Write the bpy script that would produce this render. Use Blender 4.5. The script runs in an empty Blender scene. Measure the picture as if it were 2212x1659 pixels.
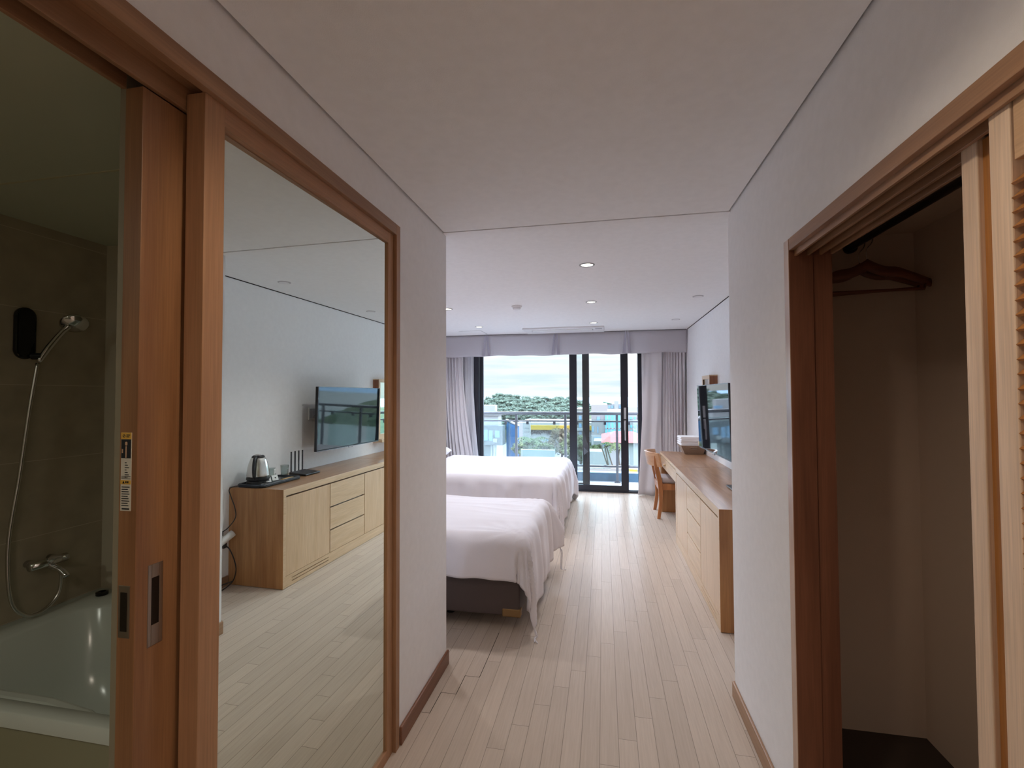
import bpy, bmesh, math, random
from mathutils import Vector, Matrix, noise
random.seed(7)
S = bpy.context.scene
COL = S.collection
PI = math.pi
R = math.radians

# ------------------------------------------------------------------ camera, sky, exposure
cam_d = bpy.data.cameras.new('camera')
cam = bpy.data.objects.new('camera', cam_d); COL.objects.link(cam)
cam_d.sensor_width = 36.0; cam_d.lens = 36.0 * 1000.0 / 2212.0
cam_d.clip_start = 0.02; cam_d.clip_end = 5000
cam.matrix_world = Matrix.Translation((0, 0, 1.45)) @ (Matrix.Rotation(R(11.15), 4, 'Z') @ Matrix.Rotation(R(91.45), 4, 'X') @ Matrix.Rotation(R(-0.23), 4, 'Z'))
S.camera = cam
S.view_settings.view_transform = 'Standard'; S.view_settings.look = 'None'
S.view_settings.gamma = 1.0; S.view_settings.exposure = 0.38; S.view_settings.use_curve_mapping = False
S.cycles.use_denoising = True
S.cycles.max_bounces = 14; S.cycles.diffuse_bounces = 8; S.cycles.glossy_bounces = 6; S.cycles.transmission_bounces = 10
S.cycles.sample_clamp_indirect = 6.0

SKY_LOW, SKY_FRONT, SKY_BACK = 0.90, 13.0, 7.5   # horizon haze, sky ahead boosted to light the room, duller sky behind
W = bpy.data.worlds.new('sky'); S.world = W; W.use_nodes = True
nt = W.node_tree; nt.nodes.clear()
def N(t, typ, **kw):
    n = t.nodes.new(typ)
    for k, v in kw.items(): setattr(n, k, v)
    return n
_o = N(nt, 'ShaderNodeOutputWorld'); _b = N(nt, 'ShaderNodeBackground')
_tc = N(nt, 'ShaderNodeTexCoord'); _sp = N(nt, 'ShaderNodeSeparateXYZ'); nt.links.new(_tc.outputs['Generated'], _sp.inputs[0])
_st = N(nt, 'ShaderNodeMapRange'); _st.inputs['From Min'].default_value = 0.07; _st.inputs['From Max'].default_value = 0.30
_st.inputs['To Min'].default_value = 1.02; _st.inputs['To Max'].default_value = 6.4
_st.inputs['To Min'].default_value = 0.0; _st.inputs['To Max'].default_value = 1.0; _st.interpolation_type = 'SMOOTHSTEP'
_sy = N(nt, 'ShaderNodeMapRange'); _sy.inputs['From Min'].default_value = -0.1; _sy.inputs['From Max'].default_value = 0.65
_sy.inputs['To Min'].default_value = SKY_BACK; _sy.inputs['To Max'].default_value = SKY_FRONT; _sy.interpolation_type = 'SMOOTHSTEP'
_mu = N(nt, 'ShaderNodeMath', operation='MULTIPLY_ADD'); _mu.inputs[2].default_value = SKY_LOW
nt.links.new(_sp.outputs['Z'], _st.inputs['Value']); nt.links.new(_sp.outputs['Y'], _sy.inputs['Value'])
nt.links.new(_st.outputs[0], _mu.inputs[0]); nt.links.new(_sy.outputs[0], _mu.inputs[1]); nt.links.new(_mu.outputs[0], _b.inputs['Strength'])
_mp = N(nt, 'ShaderNodeMapping'); _mp.inputs['Scale'].default_value = (2.2, 2.2, 26); nt.links.new(_tc.outputs['Generated'], _mp.inputs[0])
_nz = N(nt, 'ShaderNodeTexNoise'); _nz.inputs['Scale'].default_value = 3.1; _nz.inputs['Detail'].default_value = 5; nt.links.new(_mp.outputs[0], _nz.inputs['Vector'])
_cr = N(nt, 'ShaderNodeValToRGB'); _cr.color_ramp.elements[0].position = 0.36; _cr.color_ramp.elements[0].color = (0.80, 0.94, 1.02, 1)
_cr.color_ramp.elements[1].position = 0.56; _cr.color_ramp.elements[1].color = (1.02, 1.04, 1.10, 1)
nt.links.new(_nz.outputs[0], _cr.inputs[0]); _tn = N(nt, 'ShaderNodeMix', data_type='RGBA', blend_type='MULTIPLY'); nt.links.new(_st.outputs[0], _tn.inputs[0])
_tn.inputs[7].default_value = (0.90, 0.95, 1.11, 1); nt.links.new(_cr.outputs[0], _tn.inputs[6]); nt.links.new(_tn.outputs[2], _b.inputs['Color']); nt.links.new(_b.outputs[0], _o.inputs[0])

def lamp(name, kind, loc, power, color, size=0.1, rot=(0, 0, 0), spot=None):
    l = bpy.data.lights.new(name, kind); l.energy = power; l.color = color
    if kind == 'AREA': l.shape = 'DISK'; l.size = size
    else: l.shadow_soft_size = size
    if kind == 'SPOT' and spot: l.spot_size = spot; l.spot_blend = 0.6
    o = bpy.data.objects.new(name, l); o.location = loc; o.rotation_euler = rot; COL.objects.link(o); return o
WARM = (1.0, 0.86, 0.70)
# the hall downlight just above and in front of the camera, one further back by the entrance
lamp('hall_lamp', 'SPOT', (-0.11, 0.72, 2.315), 19.0, (1.0, 0.84, 0.64), 0.05, (0, 0, 0), R(152))
lamp('entrance_lamp', 'SPOT', (-0.11, -0.75, 2.315), 26.0, WARM, 0.05, (0, 0, 0), R(150))
lamp('bathroom_fill', 'AREA', (-1.72, -0.45, 2.125), 3.0, (0.98, 1.0, 0.86), 0.12)  # added fill to brighten the bathroom, source unseen

# ------------------------------------------------------------------ helpers
def srgb(r, g, b):
    f = lambda c: (c / 12.92) if c <= 0.04045 else ((c + 0.055) / 1.055) ** 2.4
    return (f(r / 255), f(g / 255), f(b / 255), 1)

def mat(name, col, rough=0.6, metal=0.0, bump=0.0, bscale=200.0, vary=0.0, vscale=3.0, spec=0.5, sheen=0.0, coat=0.0, stretch=None, emit=None, estr=1.0, ior=None, trans=0.0):
    m = bpy.data.materials.new(name); m.use_nodes = True; t = m.node_tree
    p = t.nodes['Principled BSDF']
    p.inputs['Base Color'].default_value = col; p.inputs['Roughness'].default_value = rough; p.inputs['Metallic'].default_value = metal
    p.inputs['Specular IOR Level'].default_value = spec
    if sheen: p.inputs['Sheen Weight'].default_value = sheen
    if coat: p.inputs['Coat Weight'].default_value = coat; p.inputs['Coat Roughness'].default_value = 0.15
    if trans: p.inputs['Transmission Weight'].default_value = trans
    if ior: p.inputs['IOR'].default_value = ior
    if emit: p.inputs['Emission Color'].default_value = emit; p.inputs['Emission Strength'].default_value = estr
    if bump or vary:
        tc = N(t, 'ShaderNodeTexCoord'); mp = N(t, 'ShaderNodeMapping'); t.links.new(tc.outputs['Object'], mp.inputs[0])
        if stretch: mp.inputs['Scale'].default_value = stretch
    if vary:
        nz = N(t, 'ShaderNodeTexNoise'); nz.inputs['Scale'].default_value = vscale; nz.inputs['Detail'].default_value = 4
        t.links.new(mp.outputs[0], nz.inputs['Vector'])
        r = N(t, 'ShaderNodeValToRGB'); e = r.color_ramp.elements
        e[0].position = 0.3; e[1].position = 0.7
        e[0].color = tuple(c * (1 - vary) for c in col[:3]) + (1,); e[1].color = tuple(min(1, c * (1 + vary)) for c in col[:3]) + (1,)
        t.links.new(nz.outputs[0], r.inputs[0]); t.links.new(r.outputs[0], p.inputs['Base Color'])
    if bump:
        n2 = N(t, 'ShaderNodeTexNoise'); n2.inputs['Scale'].default_value = bscale; n2.inputs['Detail'].default_value = 3
        t.links.new(mp.outputs[0], n2.inputs['Vector'])
        b = N(t, 'ShaderNodeBump'); b.inputs['Strength'].default_value = bump; b.inputs['Distance'].default_value = 0.002
        t.links.new(n2.outputs[0], b.inputs['Height']); t.links.new(b.outputs[0], p.inputs['Normal'])
    return m

def wood(name, c1, c2, axis='Z', rough=0.42, scale=1.0, coat=0.0):
    m = bpy.data.materials.new(name); m.use_nodes = True; t = m.node_tree; p = t.nodes['Principled BSDF']
    tc = N(t, 'ShaderNodeTexCoord'); mp = N(t, 'ShaderNodeMapping'); t.links.new(tc.outputs['Object'], mp.inputs[0])
    s = [14 * scale] * 3; s['XYZ'.index(axis)] = 0.9 * scale; mp.inputs['Scale'].default_value = s
    n1 = N(t, 'ShaderNodeTexNoise'); n1.inputs['Scale'].default_value = 1.0; n1.inputs['Detail'].default_value = 6; n1.inputs['Distortion'].default_value = 1.2
    t.links.new(mp.outputs[0], n1.inputs['Vector'])
    r = N(t, 'ShaderNodeValToRGB'); e = r.color_ramp.elements; e[0].position = 0.32; e[0].color = c1; e[1].position = 0.68; e[1].color = c2
    t.links.new(n1.outputs[0], r.inputs[0])
    mp2 = N(t, 'ShaderNodeMapping'); t.links.new(tc.outputs['Object'], mp2.inputs[0])
    s2 = [260 * scale] * 3; s2['XYZ'.index(axis)] = 7 * scale; mp2.inputs['Scale'].default_value = s2
    n2 = N(t, 'ShaderNodeTexNoise'); n2.inputs['Scale'].default_value = 1.0; n2.inputs['Detail'].default_value = 2; t.links.new(mp2.outputs[0], n2.inputs['Vector'])
    r2 = N(t, 'ShaderNodeMapRange'); r2.inputs['From Min'].default_value = 0.3; r2.inputs['From Max'].default_value = 0.7; r2.inputs['To Min'].default_value = 0.86; r2.inputs['To Max'].default_value = 1.06
    t.links.new(n2.outputs[0], r2.inputs['Value'])
    mx = N(t, 'ShaderNodeMix', data_type='RGBA', blend_type='MULTIPLY'); mx.inputs[0].default_value = 1.0
    t.links.new(r.outputs[0], mx.inputs[6]); t.links.new(r2.outputs[0], mx.inputs[7]); t.links.new(mx.outputs[2], p.inputs['Base Color'])
    b = N(t, 'ShaderNodeBump'); b.inputs['Strength'].default_value = 0.12; b.inputs['Distance'].default_value = 0.001
    t.links.new(n2.outputs[0], b.inputs['Height']); t.links.new(b.outputs[0], p.inputs['Normal'])
    p.inputs['Roughness'].default_value = rough
    if coat: p.inputs['Coat Weight'].default_value = coat; p.inputs['Coat Roughness'].default_value = 0.25
    return m

BM = bmesh.new
def box(b, x0, x1, y0, y1, z0, z1):
    v = [b.verts.new(c) for c in ((x0,y0,z0),(x1,y0,z0),(x1,y1,z0),(x0,y1,z0),(x0,y0,z1),(x1,y0,z1),(x1,y1,z1),(x0,y1,z1))]
    for f in ((0,3,2,1),(4,5,6,7),(0,1,5,4),(1,2,6,5),(2,3,7,6),(3,0,4,7)): b.faces.new([v[i] for i in f])
    return b
def bx(*a): return box(BM(), *a)
def ring(b, c, u, v, r, n, ry=None):
    ry = r if ry is None else ry
    return [b.verts.new(c + u * (r * math.cos(2*PI*i/n)) + v * (ry * math.sin(2*PI*i/n))) for i in range(n)]
def skin(b, rings, cap=True):
    n = len(rings[0])
    for a, c in zip(rings[:-1], rings[1:]):
        for i in range(n): b.faces.new((a[i], a[(i+1)%n], c[(i+1)%n], c[i]))
    if cap: b.faces.new(rings[0][::-1]); b.faces.new(rings[-1])
def tube(b, pts, r, n=10, smooth_k=0):
    pts = [Vector(p) for p in pts]
    if smooth_k:
        out = []
        for i in range(len(pts)-1):
            p0 = pts[max(i-1,0)]; p1 = pts[i]; p2 = pts[i+1]; p3 = pts[min(i+2,len(pts)-1)]
            for k in range(smooth_k):
                t = k/smooth_k
                out.append(0.5*((2*p1)+(p2-p0)*t+(2*p0-5*p1+4*p2-p3)*t*t+(3*p1-p0-3*p2+p3)*t**3))
        out.append(pts[-1]); pts = out
    rs = r if isinstance(r, (list, tuple)) else [r]*len(pts)
    if len(rs) != len(pts):
        rs = [rs[min(len(rs)-1, int(i*(len(rs)-1)/(len(pts)-1)))] + (rs[min(len(rs)-1, int(i*(len(rs)-1)/(len(pts)-1))+1)]-rs[min(len(rs)-1, int(i*(len(rs)-1)/(len(pts)-1)))])*((i*(len(rs)-1)/(len(pts)-1))%1) for i in range(len(pts))]
    rings = []; up = None
    for i, p in enumerate(pts):
        d = (pts[min(i+1,len(pts)-1)] - pts[max(i-1,0)]).normalized()
        if up is None: up = Vector((0,0,1)) if abs(d.z) < 0.9 else Vector((1,0,0))
        u = d.cross(up).normalized(); v = u.cross(d).normalized(); up = v
        rings.append(ring(b, p, u, v, rs[i], n))
    skin(b, rings); return b
def lathe(b, prof, c=(0,0,0), n=32, sx=1, sy=1, cap=True):
    rings = [ring(b, Vector((c[0], c[1], c[2]+z)), Vector((sx,0,0)), Vector((0,sy,0)), max(r,1e-4), n) for r, z in prof]
    skin(b, rings, cap); return b
def prism(b, poly, axis, a0, a1):
    """poly of 2D points extruded along axis from a0 to a1"""
    def pt(p, a):
        return {'X': (a, p[0], p[1]), 'Y': (p[0], a, p[1]), 'Z': (p[0], p[1], a)}[axis]
    A = [b.verts.new(pt(p, a0)) for p in poly]; B = [b.verts.new(pt(p, a1)) for p in poly]; n = len(poly)
    b.faces.new(A[::-1]); b.faces.new(B)
    for i in range(n): b.faces.new((A[i], A[(i+1)%n], B[(i+1)%n], B[i]))
    return b
def grid(b, fn, nu, nv):
    V = [[b.verts.new(fn(i/nu, j/nv)) for j in range(nv+1)] for i in range(nu+1)]
    for i in range(nu):
        for j in range(nv): b.faces.new((V[i][j], V[i+1][j], V[i+1][j+1], V[i][j+1]))
    return b
def obj(name, b, m, parent=None, bevel=0, smooth=False, solid=0, subsurf=0, local=False, seg=2):
    bmesh.ops.recalc_face_normals(b, faces=b.faces)
    me = bpy.data.meshes.new(name)
    if parent is not None and not local:
        # vertices are given in world metres; the part sits at its thing's origin
        q = parent
        off = Vector((0,0,0))
        while q is not None: off += q.location; q = q.parent
        for v in b.verts: v.co -= off
    b.to_mesh(me); b.free()
    for k in (m if isinstance(m, (list, tuple)) else [m]): me.materials.append(k)
    o = bpy.data.objects.new(name, me); COL.objects.link(o)
    if parent is not None: o.parent = parent
    if smooth:
        for p in me.polygons: p.use_smooth = True
    if subsurf:
        md = o.modifiers.new('s', 'SUBSURF'); md.levels = md.render_levels = subsurf
    if solid:
        md = o.modifiers.new('t', 'SOLIDIFY'); md.thickness = solid; md.offset = 0
    if bevel:
        md = o.modifiers.new('b', 'BEVEL'); md.width = bevel; md.segments = seg; md.limit_method = 'ANGLE'; md.angle_limit = R(40); md.harden_normals = False
    return o
def tag(o, label, cat, group=None, kind=None):
    if label: o['label'] = label
    if cat: o['category'] = cat
    if group: o['group'] = group
    if kind: o['kind'] = kind
    return o
def thing(name, label, cat, loc=(0,0,0), rz=0, group=None, kind=None):
    o = bpy.data.objects.new(name, None); o.location = loc; o.rotation_euler = (0,0,rz); o.empty_display_size = 0.05
    COL.objects.link(o); return tag(o, label, cat, group, kind)
def struct(name, b, m, label=None, **kw):
    o = obj(name, b, m, **kw); o['kind'] = 'structure'
    o['label'] = label or name.replace('_', ' ')
    return o
def sthing(name, label, loc=(0,0,0)):
    o = thing(name, label, None, loc); o['kind'] = 'structure'; return o
def copy_tree(o, parent=None):
    c = o.copy(); COL.objects.link(c); c.parent = parent
    for ch in list(o.children): copy_tree(ch, c)
    return c

# ------------------------------------------------------------------ materials
M = {}
M['wallpaper'] = mat('wallpaper', srgb(238, 237, 238), 0.75, bump=0.35, bscale=420, vary=0.02, vscale=30)
M['ceilpaper'] = mat('ceilpaper', srgb(239, 238, 239), 0.85, bump=0.3, bscale=380, vary=0.02, vscale=25)
M['shadow_gap'] = mat('shadow_gap', srgb(30, 24, 22), 0.9)
M['oak_z'] = wood('oak_upright', srgb(146, 106, 78), srgb(176, 134, 100), 'Z')
M['oak_y'] = wood('oak_along', srgb(146, 108, 80), srgb(174, 134, 102), 'Y')
M['oak_x'] = wood('oak_across', srgb(146, 108, 80), srgb(174, 134, 102), 'X')
M['oak_film'] = wood('oak_film', srgb(170, 126, 92), srgb(184, 140, 104), 'Z', 0.5)
M['film_y'] = wood('oak_film_along', srgb(166, 122, 90), srgb(180, 136, 102), 'Y', 0.5)
M['oak_jamb'] = wood('oak_jamb', srgb(112, 70, 52), srgb(138, 90, 68), 'Z')
M['oak_sheen'] = wood('oak_sheen', srgb(176, 142, 116), srgb(196, 162, 136), 'Z', 0.3, coat=0.6)
M['oak_dark'] = wood('oak_door', srgb(134, 92, 60), srgb(160, 116, 80), 'Z')
M['ash_z'] = wood('ash_upright', srgb(208, 176, 140), srgb(222, 192, 158), 'Z', 0.40, coat=0.4)
M['ash_y'] = wood('ash_along', srgb(208, 178, 142), srgb(224, 196, 162), 'Y', 0.40, coat=0.4)
M['ash_top'] = wood('ash_top', srgb(150, 112, 80), srgb(178, 138, 104), 'Y', 0.32, coat=0.25)
M['side_z'] = wood('ash_side', srgb(158, 108, 66), srgb(186, 136, 88), 'Z', 0.45)
M['pale_z'] = wood('pale_oak_upright', srgb(216, 188, 162), srgb(232, 206, 182), 'Z', 0.5)
M['pale_y'] = wood('pale_oak_along', srgb(186, 148, 112), srgb(206, 170, 134), 'Y', 0.5)
M['amber_z'] = wood('amber_oak_upright', srgb(160, 104, 52), srgb(190, 130, 70), 'Z', 0.5)
M['base_y'] = wood('skirting_oak', srgb(150, 116, 90), srgb(172, 136, 106), 'Y', 0.4)
M['base_l'] = wood('skirting_red_oak', srgb(116, 76, 58), srgb(140, 94, 70), 'Y', 0.4)
M['chair_wood'] = wood('chair_beech', srgb(158, 98, 56), srgb(186, 122, 72), 'Z', 0.32, coat=0.3)
M['chair_back'] = wood('chair_back_wood', srgb(190, 140, 100), srgb(212, 164, 122), 'Y', 0.3, coat=0.4)
M['black_frame'] = mat('anthracite_frame', srgb(34, 36, 46), 0.35, bump=0.05)
M['dark_plastic'] = mat('dark_plastic', srgb(22, 22, 26), 0.35)
M['gloss_black'] = mat('gloss_black', srgb(8, 8, 10), 0.08)
M['chrome'] = mat('chrome', (0.75, 0.75, 0.76, 1), 0.12, 1.0)
M['steel'] = mat('brushed_steel', (0.62, 0.60, 0.57, 1), 0.26, 1.0, bump=0.05, bscale=90, stretch=(1, 1, 30))
M['nickel'] = mat('satin_nickel', (0.42, 0.37, 0.32, 1), 0.38, 1.0)
M['brass'] = mat('brass', srgb(142, 114, 76), 0.45, 0.6)
M['white_plastic'] = mat('white_plastic', srgb(232, 232, 230), 0.4)
M['grey_plastic'] = mat('grey_plastic', srgb(178, 178, 182), 0.45)
M['linen'] = mat('white_linen', srgb(226, 222, 228), 0.8, bump=0.25, bscale=260, sheen=0.15)
M['mattress'] = mat('mattress_ticking', srgb(222, 216, 218), 0.85, bump=0.2, bscale=200)
M['bed_dark'] = mat('dark_vinyl', srgb(78, 66, 64), 0.55, bump=0.2, bscale=300)
M['towel'] = mat('towel', srgb(240, 238, 240), 0.95, bump=0.8, bscale=500, sheen=0.3)
M['cushion'] = mat('grey_upholstery', srgb(190, 182, 184), 0.9, bump=0.4, bscale=500)
M['rattan'] = mat('taupe_basket', srgb(150, 128, 110), 0.7, bump=0.6, bscale=260, vary=0.12, vscale=120)
M['tile'] = None
M['tub'] = mat('tub_acrylic', srgb(206, 214, 206), 0.18)
M['aircon'] = mat('aircon_white', srgb(226, 224, 226), 0.4)

def glassmat(name, tint, rough=0.0, gloss=0.06):
    m = bpy.data.materials.new(name); m.use_nodes = True; t = m.node_tree; t.nodes.clear()
    o = N(t, 'ShaderNodeOutputMaterial'); a = N(t, 'ShaderNodeBsdfTransparent'); a.inputs[0].default_value = tint
    g = N(t, 'ShaderNodeBsdfGlossy'); g.inputs['Roughness'].default_value = rough
    lw = N(t, 'ShaderNodeLayerWeight'); lw.inputs[0].default_value = 0.5
    pw = N(t, 'ShaderNodeMath', operation='POWER'); pw.inputs[1].default_value = 4.0; t.links.new(lw.outputs['Facing'], pw.inputs[0])
    f = N(t, 'ShaderNodeMath', operation='MULTIPLY_ADD'); f.inputs[1].default_value = 0.85; f.inputs[2].default_value = gloss; t.links.new(pw.outputs[0], f.inputs[0])
    mx = N(t, 'ShaderNodeMixShader'); t.links.new(f.outputs[0], mx.inputs[0]); t.links.new(a.outputs[0], mx.inputs[1]); t.links.new(g.outputs[0], mx.inputs[2]); t.links.new(mx.outputs[0], o.inputs[0])
    return m
M['pane'] = glassmat('window_glass', (0.94, 0.97, 0.97, 1))
M['pane_rail'] = glassmat('railing_glass', (0.86, 0.95, 0.94, 1))
M['tumbler'] = glassmat('tumbler_glass', (0.86, 0.90, 0.89, 1))
M['mirror'] = mat('mirror_glass', (0.80, 0.88, 0.83, 1), 0.0, 1.0)

def fabric(name, col, trans):
    m = bpy.data.materials.new(name); m.use_nodes = True; t = m.node_tree; p = t.nodes['Principled BSDF']
    p.inputs['Base Color'].default_value = col; p.inputs['Roughness'].default_value = 0.9
    tr = N(t, 'ShaderNodeBsdfTranslucent'); tr.inputs[0].default_value = col
    mx = N(t, 'ShaderNodeMixShader'); mx.inputs[0].default_value = trans
    o = t.nodes['Material Output']; t.links.new(p.outputs[0], mx.inputs[1]); t.links.new(tr.outputs[0], mx.inputs[2]); t.links.new(mx.outputs[0], o.inputs[0])
    tc = N(t, 'ShaderNodeTexCoord'); n2 = N(t, 'ShaderNodeTexNoise'); n2.inputs['Scale'].default_value = 300; t.links.new(tc.outputs['Object'], n2.inputs['Vector'])
    b = N(t, 'ShaderNodeBump'); b.inputs['Strength'].default_value = 0.3; b.inputs['Distance'].default_value = 0.001
    t.links.new(n2.outputs[0], b.inputs['Height']); t.links.new(b.outputs[0], p.inputs['Normal'])
    return m
M['curtain'] = fabric('grey_curtain', srgb(222, 217, 220), 0.10)
M['valance'] = fabric('valance_cloth', srgb(226, 222, 226), 0.5)
M['pleat'] = fabric('pleat_cloth', srgb(176, 172, 186), 0.05)  # valance cloth darkened, as doubled folds pass less backlight
M['sheer'] = fabric('sheer_curtain', srgb(226, 226, 230), 0.35)

def plank_mat():
    m = bpy.data.materials.new('floor_planks'); m.use_nodes = True; t = m.node_tree; p = t.nodes['Principled BSDF']
    L = t.links.new
    tc = N(t, 'ShaderNodeTexCoord'); sp = N(t, 'ShaderNodeSeparateXYZ'); L(tc.outputs['Object'], sp.inputs[0])
    def mth(op, a, b=None, c=None):
        n = N(t, 'ShaderNodeMath', operation=op)
        for i, v in enumerate((a, b, c)):
            if v is None: continue
            if isinstance(v, (int, float)): n.inputs[i].default_value = v
            else: L(v, n.inputs[i])
        return n.outputs[0]
    w, step, per, y0 = 0.0765, 0.1515, 0.909, 2.798
    X = mth('DIVIDE', mth('ADD', sp.outputs['X'], 0.027), w)
    idx = mth('FLOOR', X); fx = mth('SUBTRACT', X, idx)
    Y = mth('DIVIDE', mth('SUBTRACT', mth('SUBTRACT', sp.outputs['Y'], y0), mth('MULTIPLY', idx, step)), per)
    iy = mth('FLOOR', Y); fy = mth('SUBTRACT', Y, iy)
    dx = mth('MULTIPLY', mth('MINIMUM', fx, mth('SUBTRACT', 1.0, fx)), w)
    dy = mth('MULTIPLY', mth('MINIMUM', fy, mth('SUBTRACT', 1.0, fy)), per)
    d = mth('MINIMUM', dx, dy)
    # per plank random
    cmb = N(t, 'ShaderNodeCombineXYZ'); L(idx, cmb.inputs[0]); L(iy, cmb.inputs[1])
    wn = N(t, 'ShaderNodeTexWhiteNoise', noise_dimensions='3D'); L(cmb.outputs[0], wn.inputs[0])
    # opened joints along the left: three steps
    def seg_x(xc, ya, yb):
        a = mth('LESS_THAN', mth('ABSOLUTE', mth('SUBTRACT', sp.outputs['X'], xc)), 0.0016)
        b = mth('MULTIPLY', mth('GREATER_THAN', sp.outputs['Y'], ya), mth('LESS_THAN', sp.outputs['Y'], yb))
        return mth('MULTIPLY', a, b)
    def seg_y(yc, xa, xb):
        a = mth('LESS_THAN', mth('ABSOLUTE', mth('SUBTRACT', sp.outputs['Y'], yc)), 0.0013)
        b = mth('MULTIPLY', mth('GREATER_THAN', sp.outputs['X'], xa), mth('LESS_THAN', sp.outputs['X'], xb))
        return mth('MULTIPLY', a, b)
    xs = [-0.027 - w*k for k in (10, 9, 8)]
    ys = [y0 - step*11 + per, y0 - step*10 + per, y0 - step*9 + per]
    ys = [2.0405, 2.192, 2.3435, 2.495]
    g = mth('MAXIMUM', seg_x(xs[0], ys[0], ys[1]), seg_x(xs[1], ys[1], ys[2]))
    g = mth('MAXIMUM', g, seg_x(xs[2], ys[2], 2.80))
    g = mth('MAXIMUM', g, seg_y(ys[1], xs[0], xs[1])); g = mth('MAXIMUM', g, seg_y(ys[2], xs[1], xs[2])); g = mth('MAXIMUM', g, seg_y(ys[0], -0.84, xs[0]))
    mr = N(t, 'ShaderNodeMapRange'); L(d, mr.inputs['Value']); mr.inputs['From Min'].default_value = 0.0004; mr.inputs['From Max'].default_value = 0.0016
    mr.inputs['To Min'].default_value = 0.48; mr.inputs['To Max'].default_value = 1.0
    # grain
    mp = N(t, 'ShaderNodeMapping'); L(tc.outputs['Object'], mp.inputs[0]); mp.inputs['Scale'].default_value = (120, 5, 1)
    ad = N(t, 'ShaderNodeVectorMath', operation='ADD'); L(mp.outputs[0], ad.inputs[0]); L(wn.outputs['Color'], ad.inputs[1])
    nz = N(t, 'ShaderNodeTexNoise'); nz.inputs['Scale'].default_value = 1.0; nz.inputs['Detail'].default_value = 4; L(ad.outputs[0], nz.inputs['Vector'])
    r = N(t, 'ShaderNodeValToRGB'); e = r.color_ramp.elements; e[0].position = 0.3; e[0].color = srgb(190, 175, 161); e[1].position = 0.7; e[1].color = srgb(200, 185, 171)
    L(nz.outputs[0], r.inputs[0])
    v = N(t, 'ShaderNodeMapRange'); L(wn.outputs['Value'], v.inputs['Value']); v.inputs['To Min'].default_value = 0.93; v.inputs['To Max'].default_value = 1.04
    k = mth('MULTIPLY', mr.outputs[0], v.outputs[0]); k = mth('MULTIPLY', k, mth('SUBTRACT', 1.0, mth('MULTIPLY', g, 0.85)))
    mx = N(t, 'ShaderNodeMix', data_type='RGBA', blend_type='MULTIPLY'); mx.inputs[0].default_value = 1.0
    L(r.outputs[0], mx.inputs[6]); L(k, mx.inputs[7]); L(mx.outputs[2], p.inputs['Base Color'])
    p.inputs['Roughness'].default_value = 0.27; p.inputs['IOR'].default_value = 1.065
    b = N(t, 'ShaderNodeBump'); b.inputs['Strength'].default_value = 0.25; b.inputs['Distance'].default_value = 0.0015
    L(mr.outputs[0], b.inputs['Height']); L(b.outputs[0], p.inputs['Normal'])
    return m
M['floor'] = plank_mat()

def tile_mat(name, c, grout, sx, sz, off=(0, 0, 0), rough=0.35):
    m = bpy.data.materials.new(name); m.use_nodes = True; t = m.node_tree; p = t.nodes['Principled BSDF']; L = t.links.new
    tc = N(t, 'ShaderNodeTexCoord'); sp = N(t, 'ShaderNodeSeparateXYZ'); L(tc.outputs['Object'], sp.inputs[0])
    def mth(op, a, b=None):
        n = N(t, 'ShaderNodeMath', operation=op)
        for i, v in enumerate((a, b)):
            if v is None: continue
            if isinstance(v, (int, float)): n.inputs[i].default_value = v
            else: L(v, n.inputs[i])
        return n.outputs[0]
    def line(s, size, o):
        f = mth('FRACT', mth('DIVIDE', mth('ADD', s, o), size)); return mth('MULTIPLY', mth('MINIMUM', f, mth('SUBTRACT', 1.0, f)), size)
    d = mth('MINIMUM', mth('MINIMUM', line(sp.outputs['Y'], sx, off[1]), line(sp.outputs['X'], sx, off[0])), line(sp.outputs['Z'], sz, off[2]))
    g = mth('LESS_THAN', d, 0.0013)
    nz = N(t, 'ShaderNodeTexNoise'); nz.inputs['Scale'].default_value = 9; nz.inputs['Detail'].default_value = 6; L(tc.outputs['Object'], nz.inputs['Vector'])
    r = N(t, 'ShaderNodeValToRGB'); e = r.color_ramp.elements; e[0].position = 0.3; e[1].position = 0.7
    e[0].color = tuple(x*0.88 for x in c[:3])+(1,); e[1].color = tuple(x*1.1 for x in c[:3])+(1,); L(nz.outputs[0], r.inputs[0])
    mx = N(t, 'ShaderNodeMix', data_type='RGBA'); L(g, mx.inputs[0]); L(r.outputs[0], mx.inputs[6]); mx.inputs[7].default_value = grout; L(mx.outputs[2], p.inputs['Base Color'])
    p.inputs['Roughness'].default_value = rough
    return m
M['tile'] = tile_mat('bath_tile', srgb(170, 160, 138), srgb(196, 188, 168), 0.6, 0.30, (0.1, 0.1, 0.0))

# ------------------------------------------------------------------ room shell
XL, XR = -0.845, 0.608          # hall side walls
YE = 2.42                       # hall ends, room begins
ZC, ZR = 2.332, 2.388           # hall and room ceilings
RXL, RXR, RYB = -2.75, 1.18, 7.16
struct('floor', bx(RXL-0.1, RXR+0.1, -2.3, RYB+0.06, -0.12, 0.0), M['floor'], 'pale ash plank floor running from the hall to the window')
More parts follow.
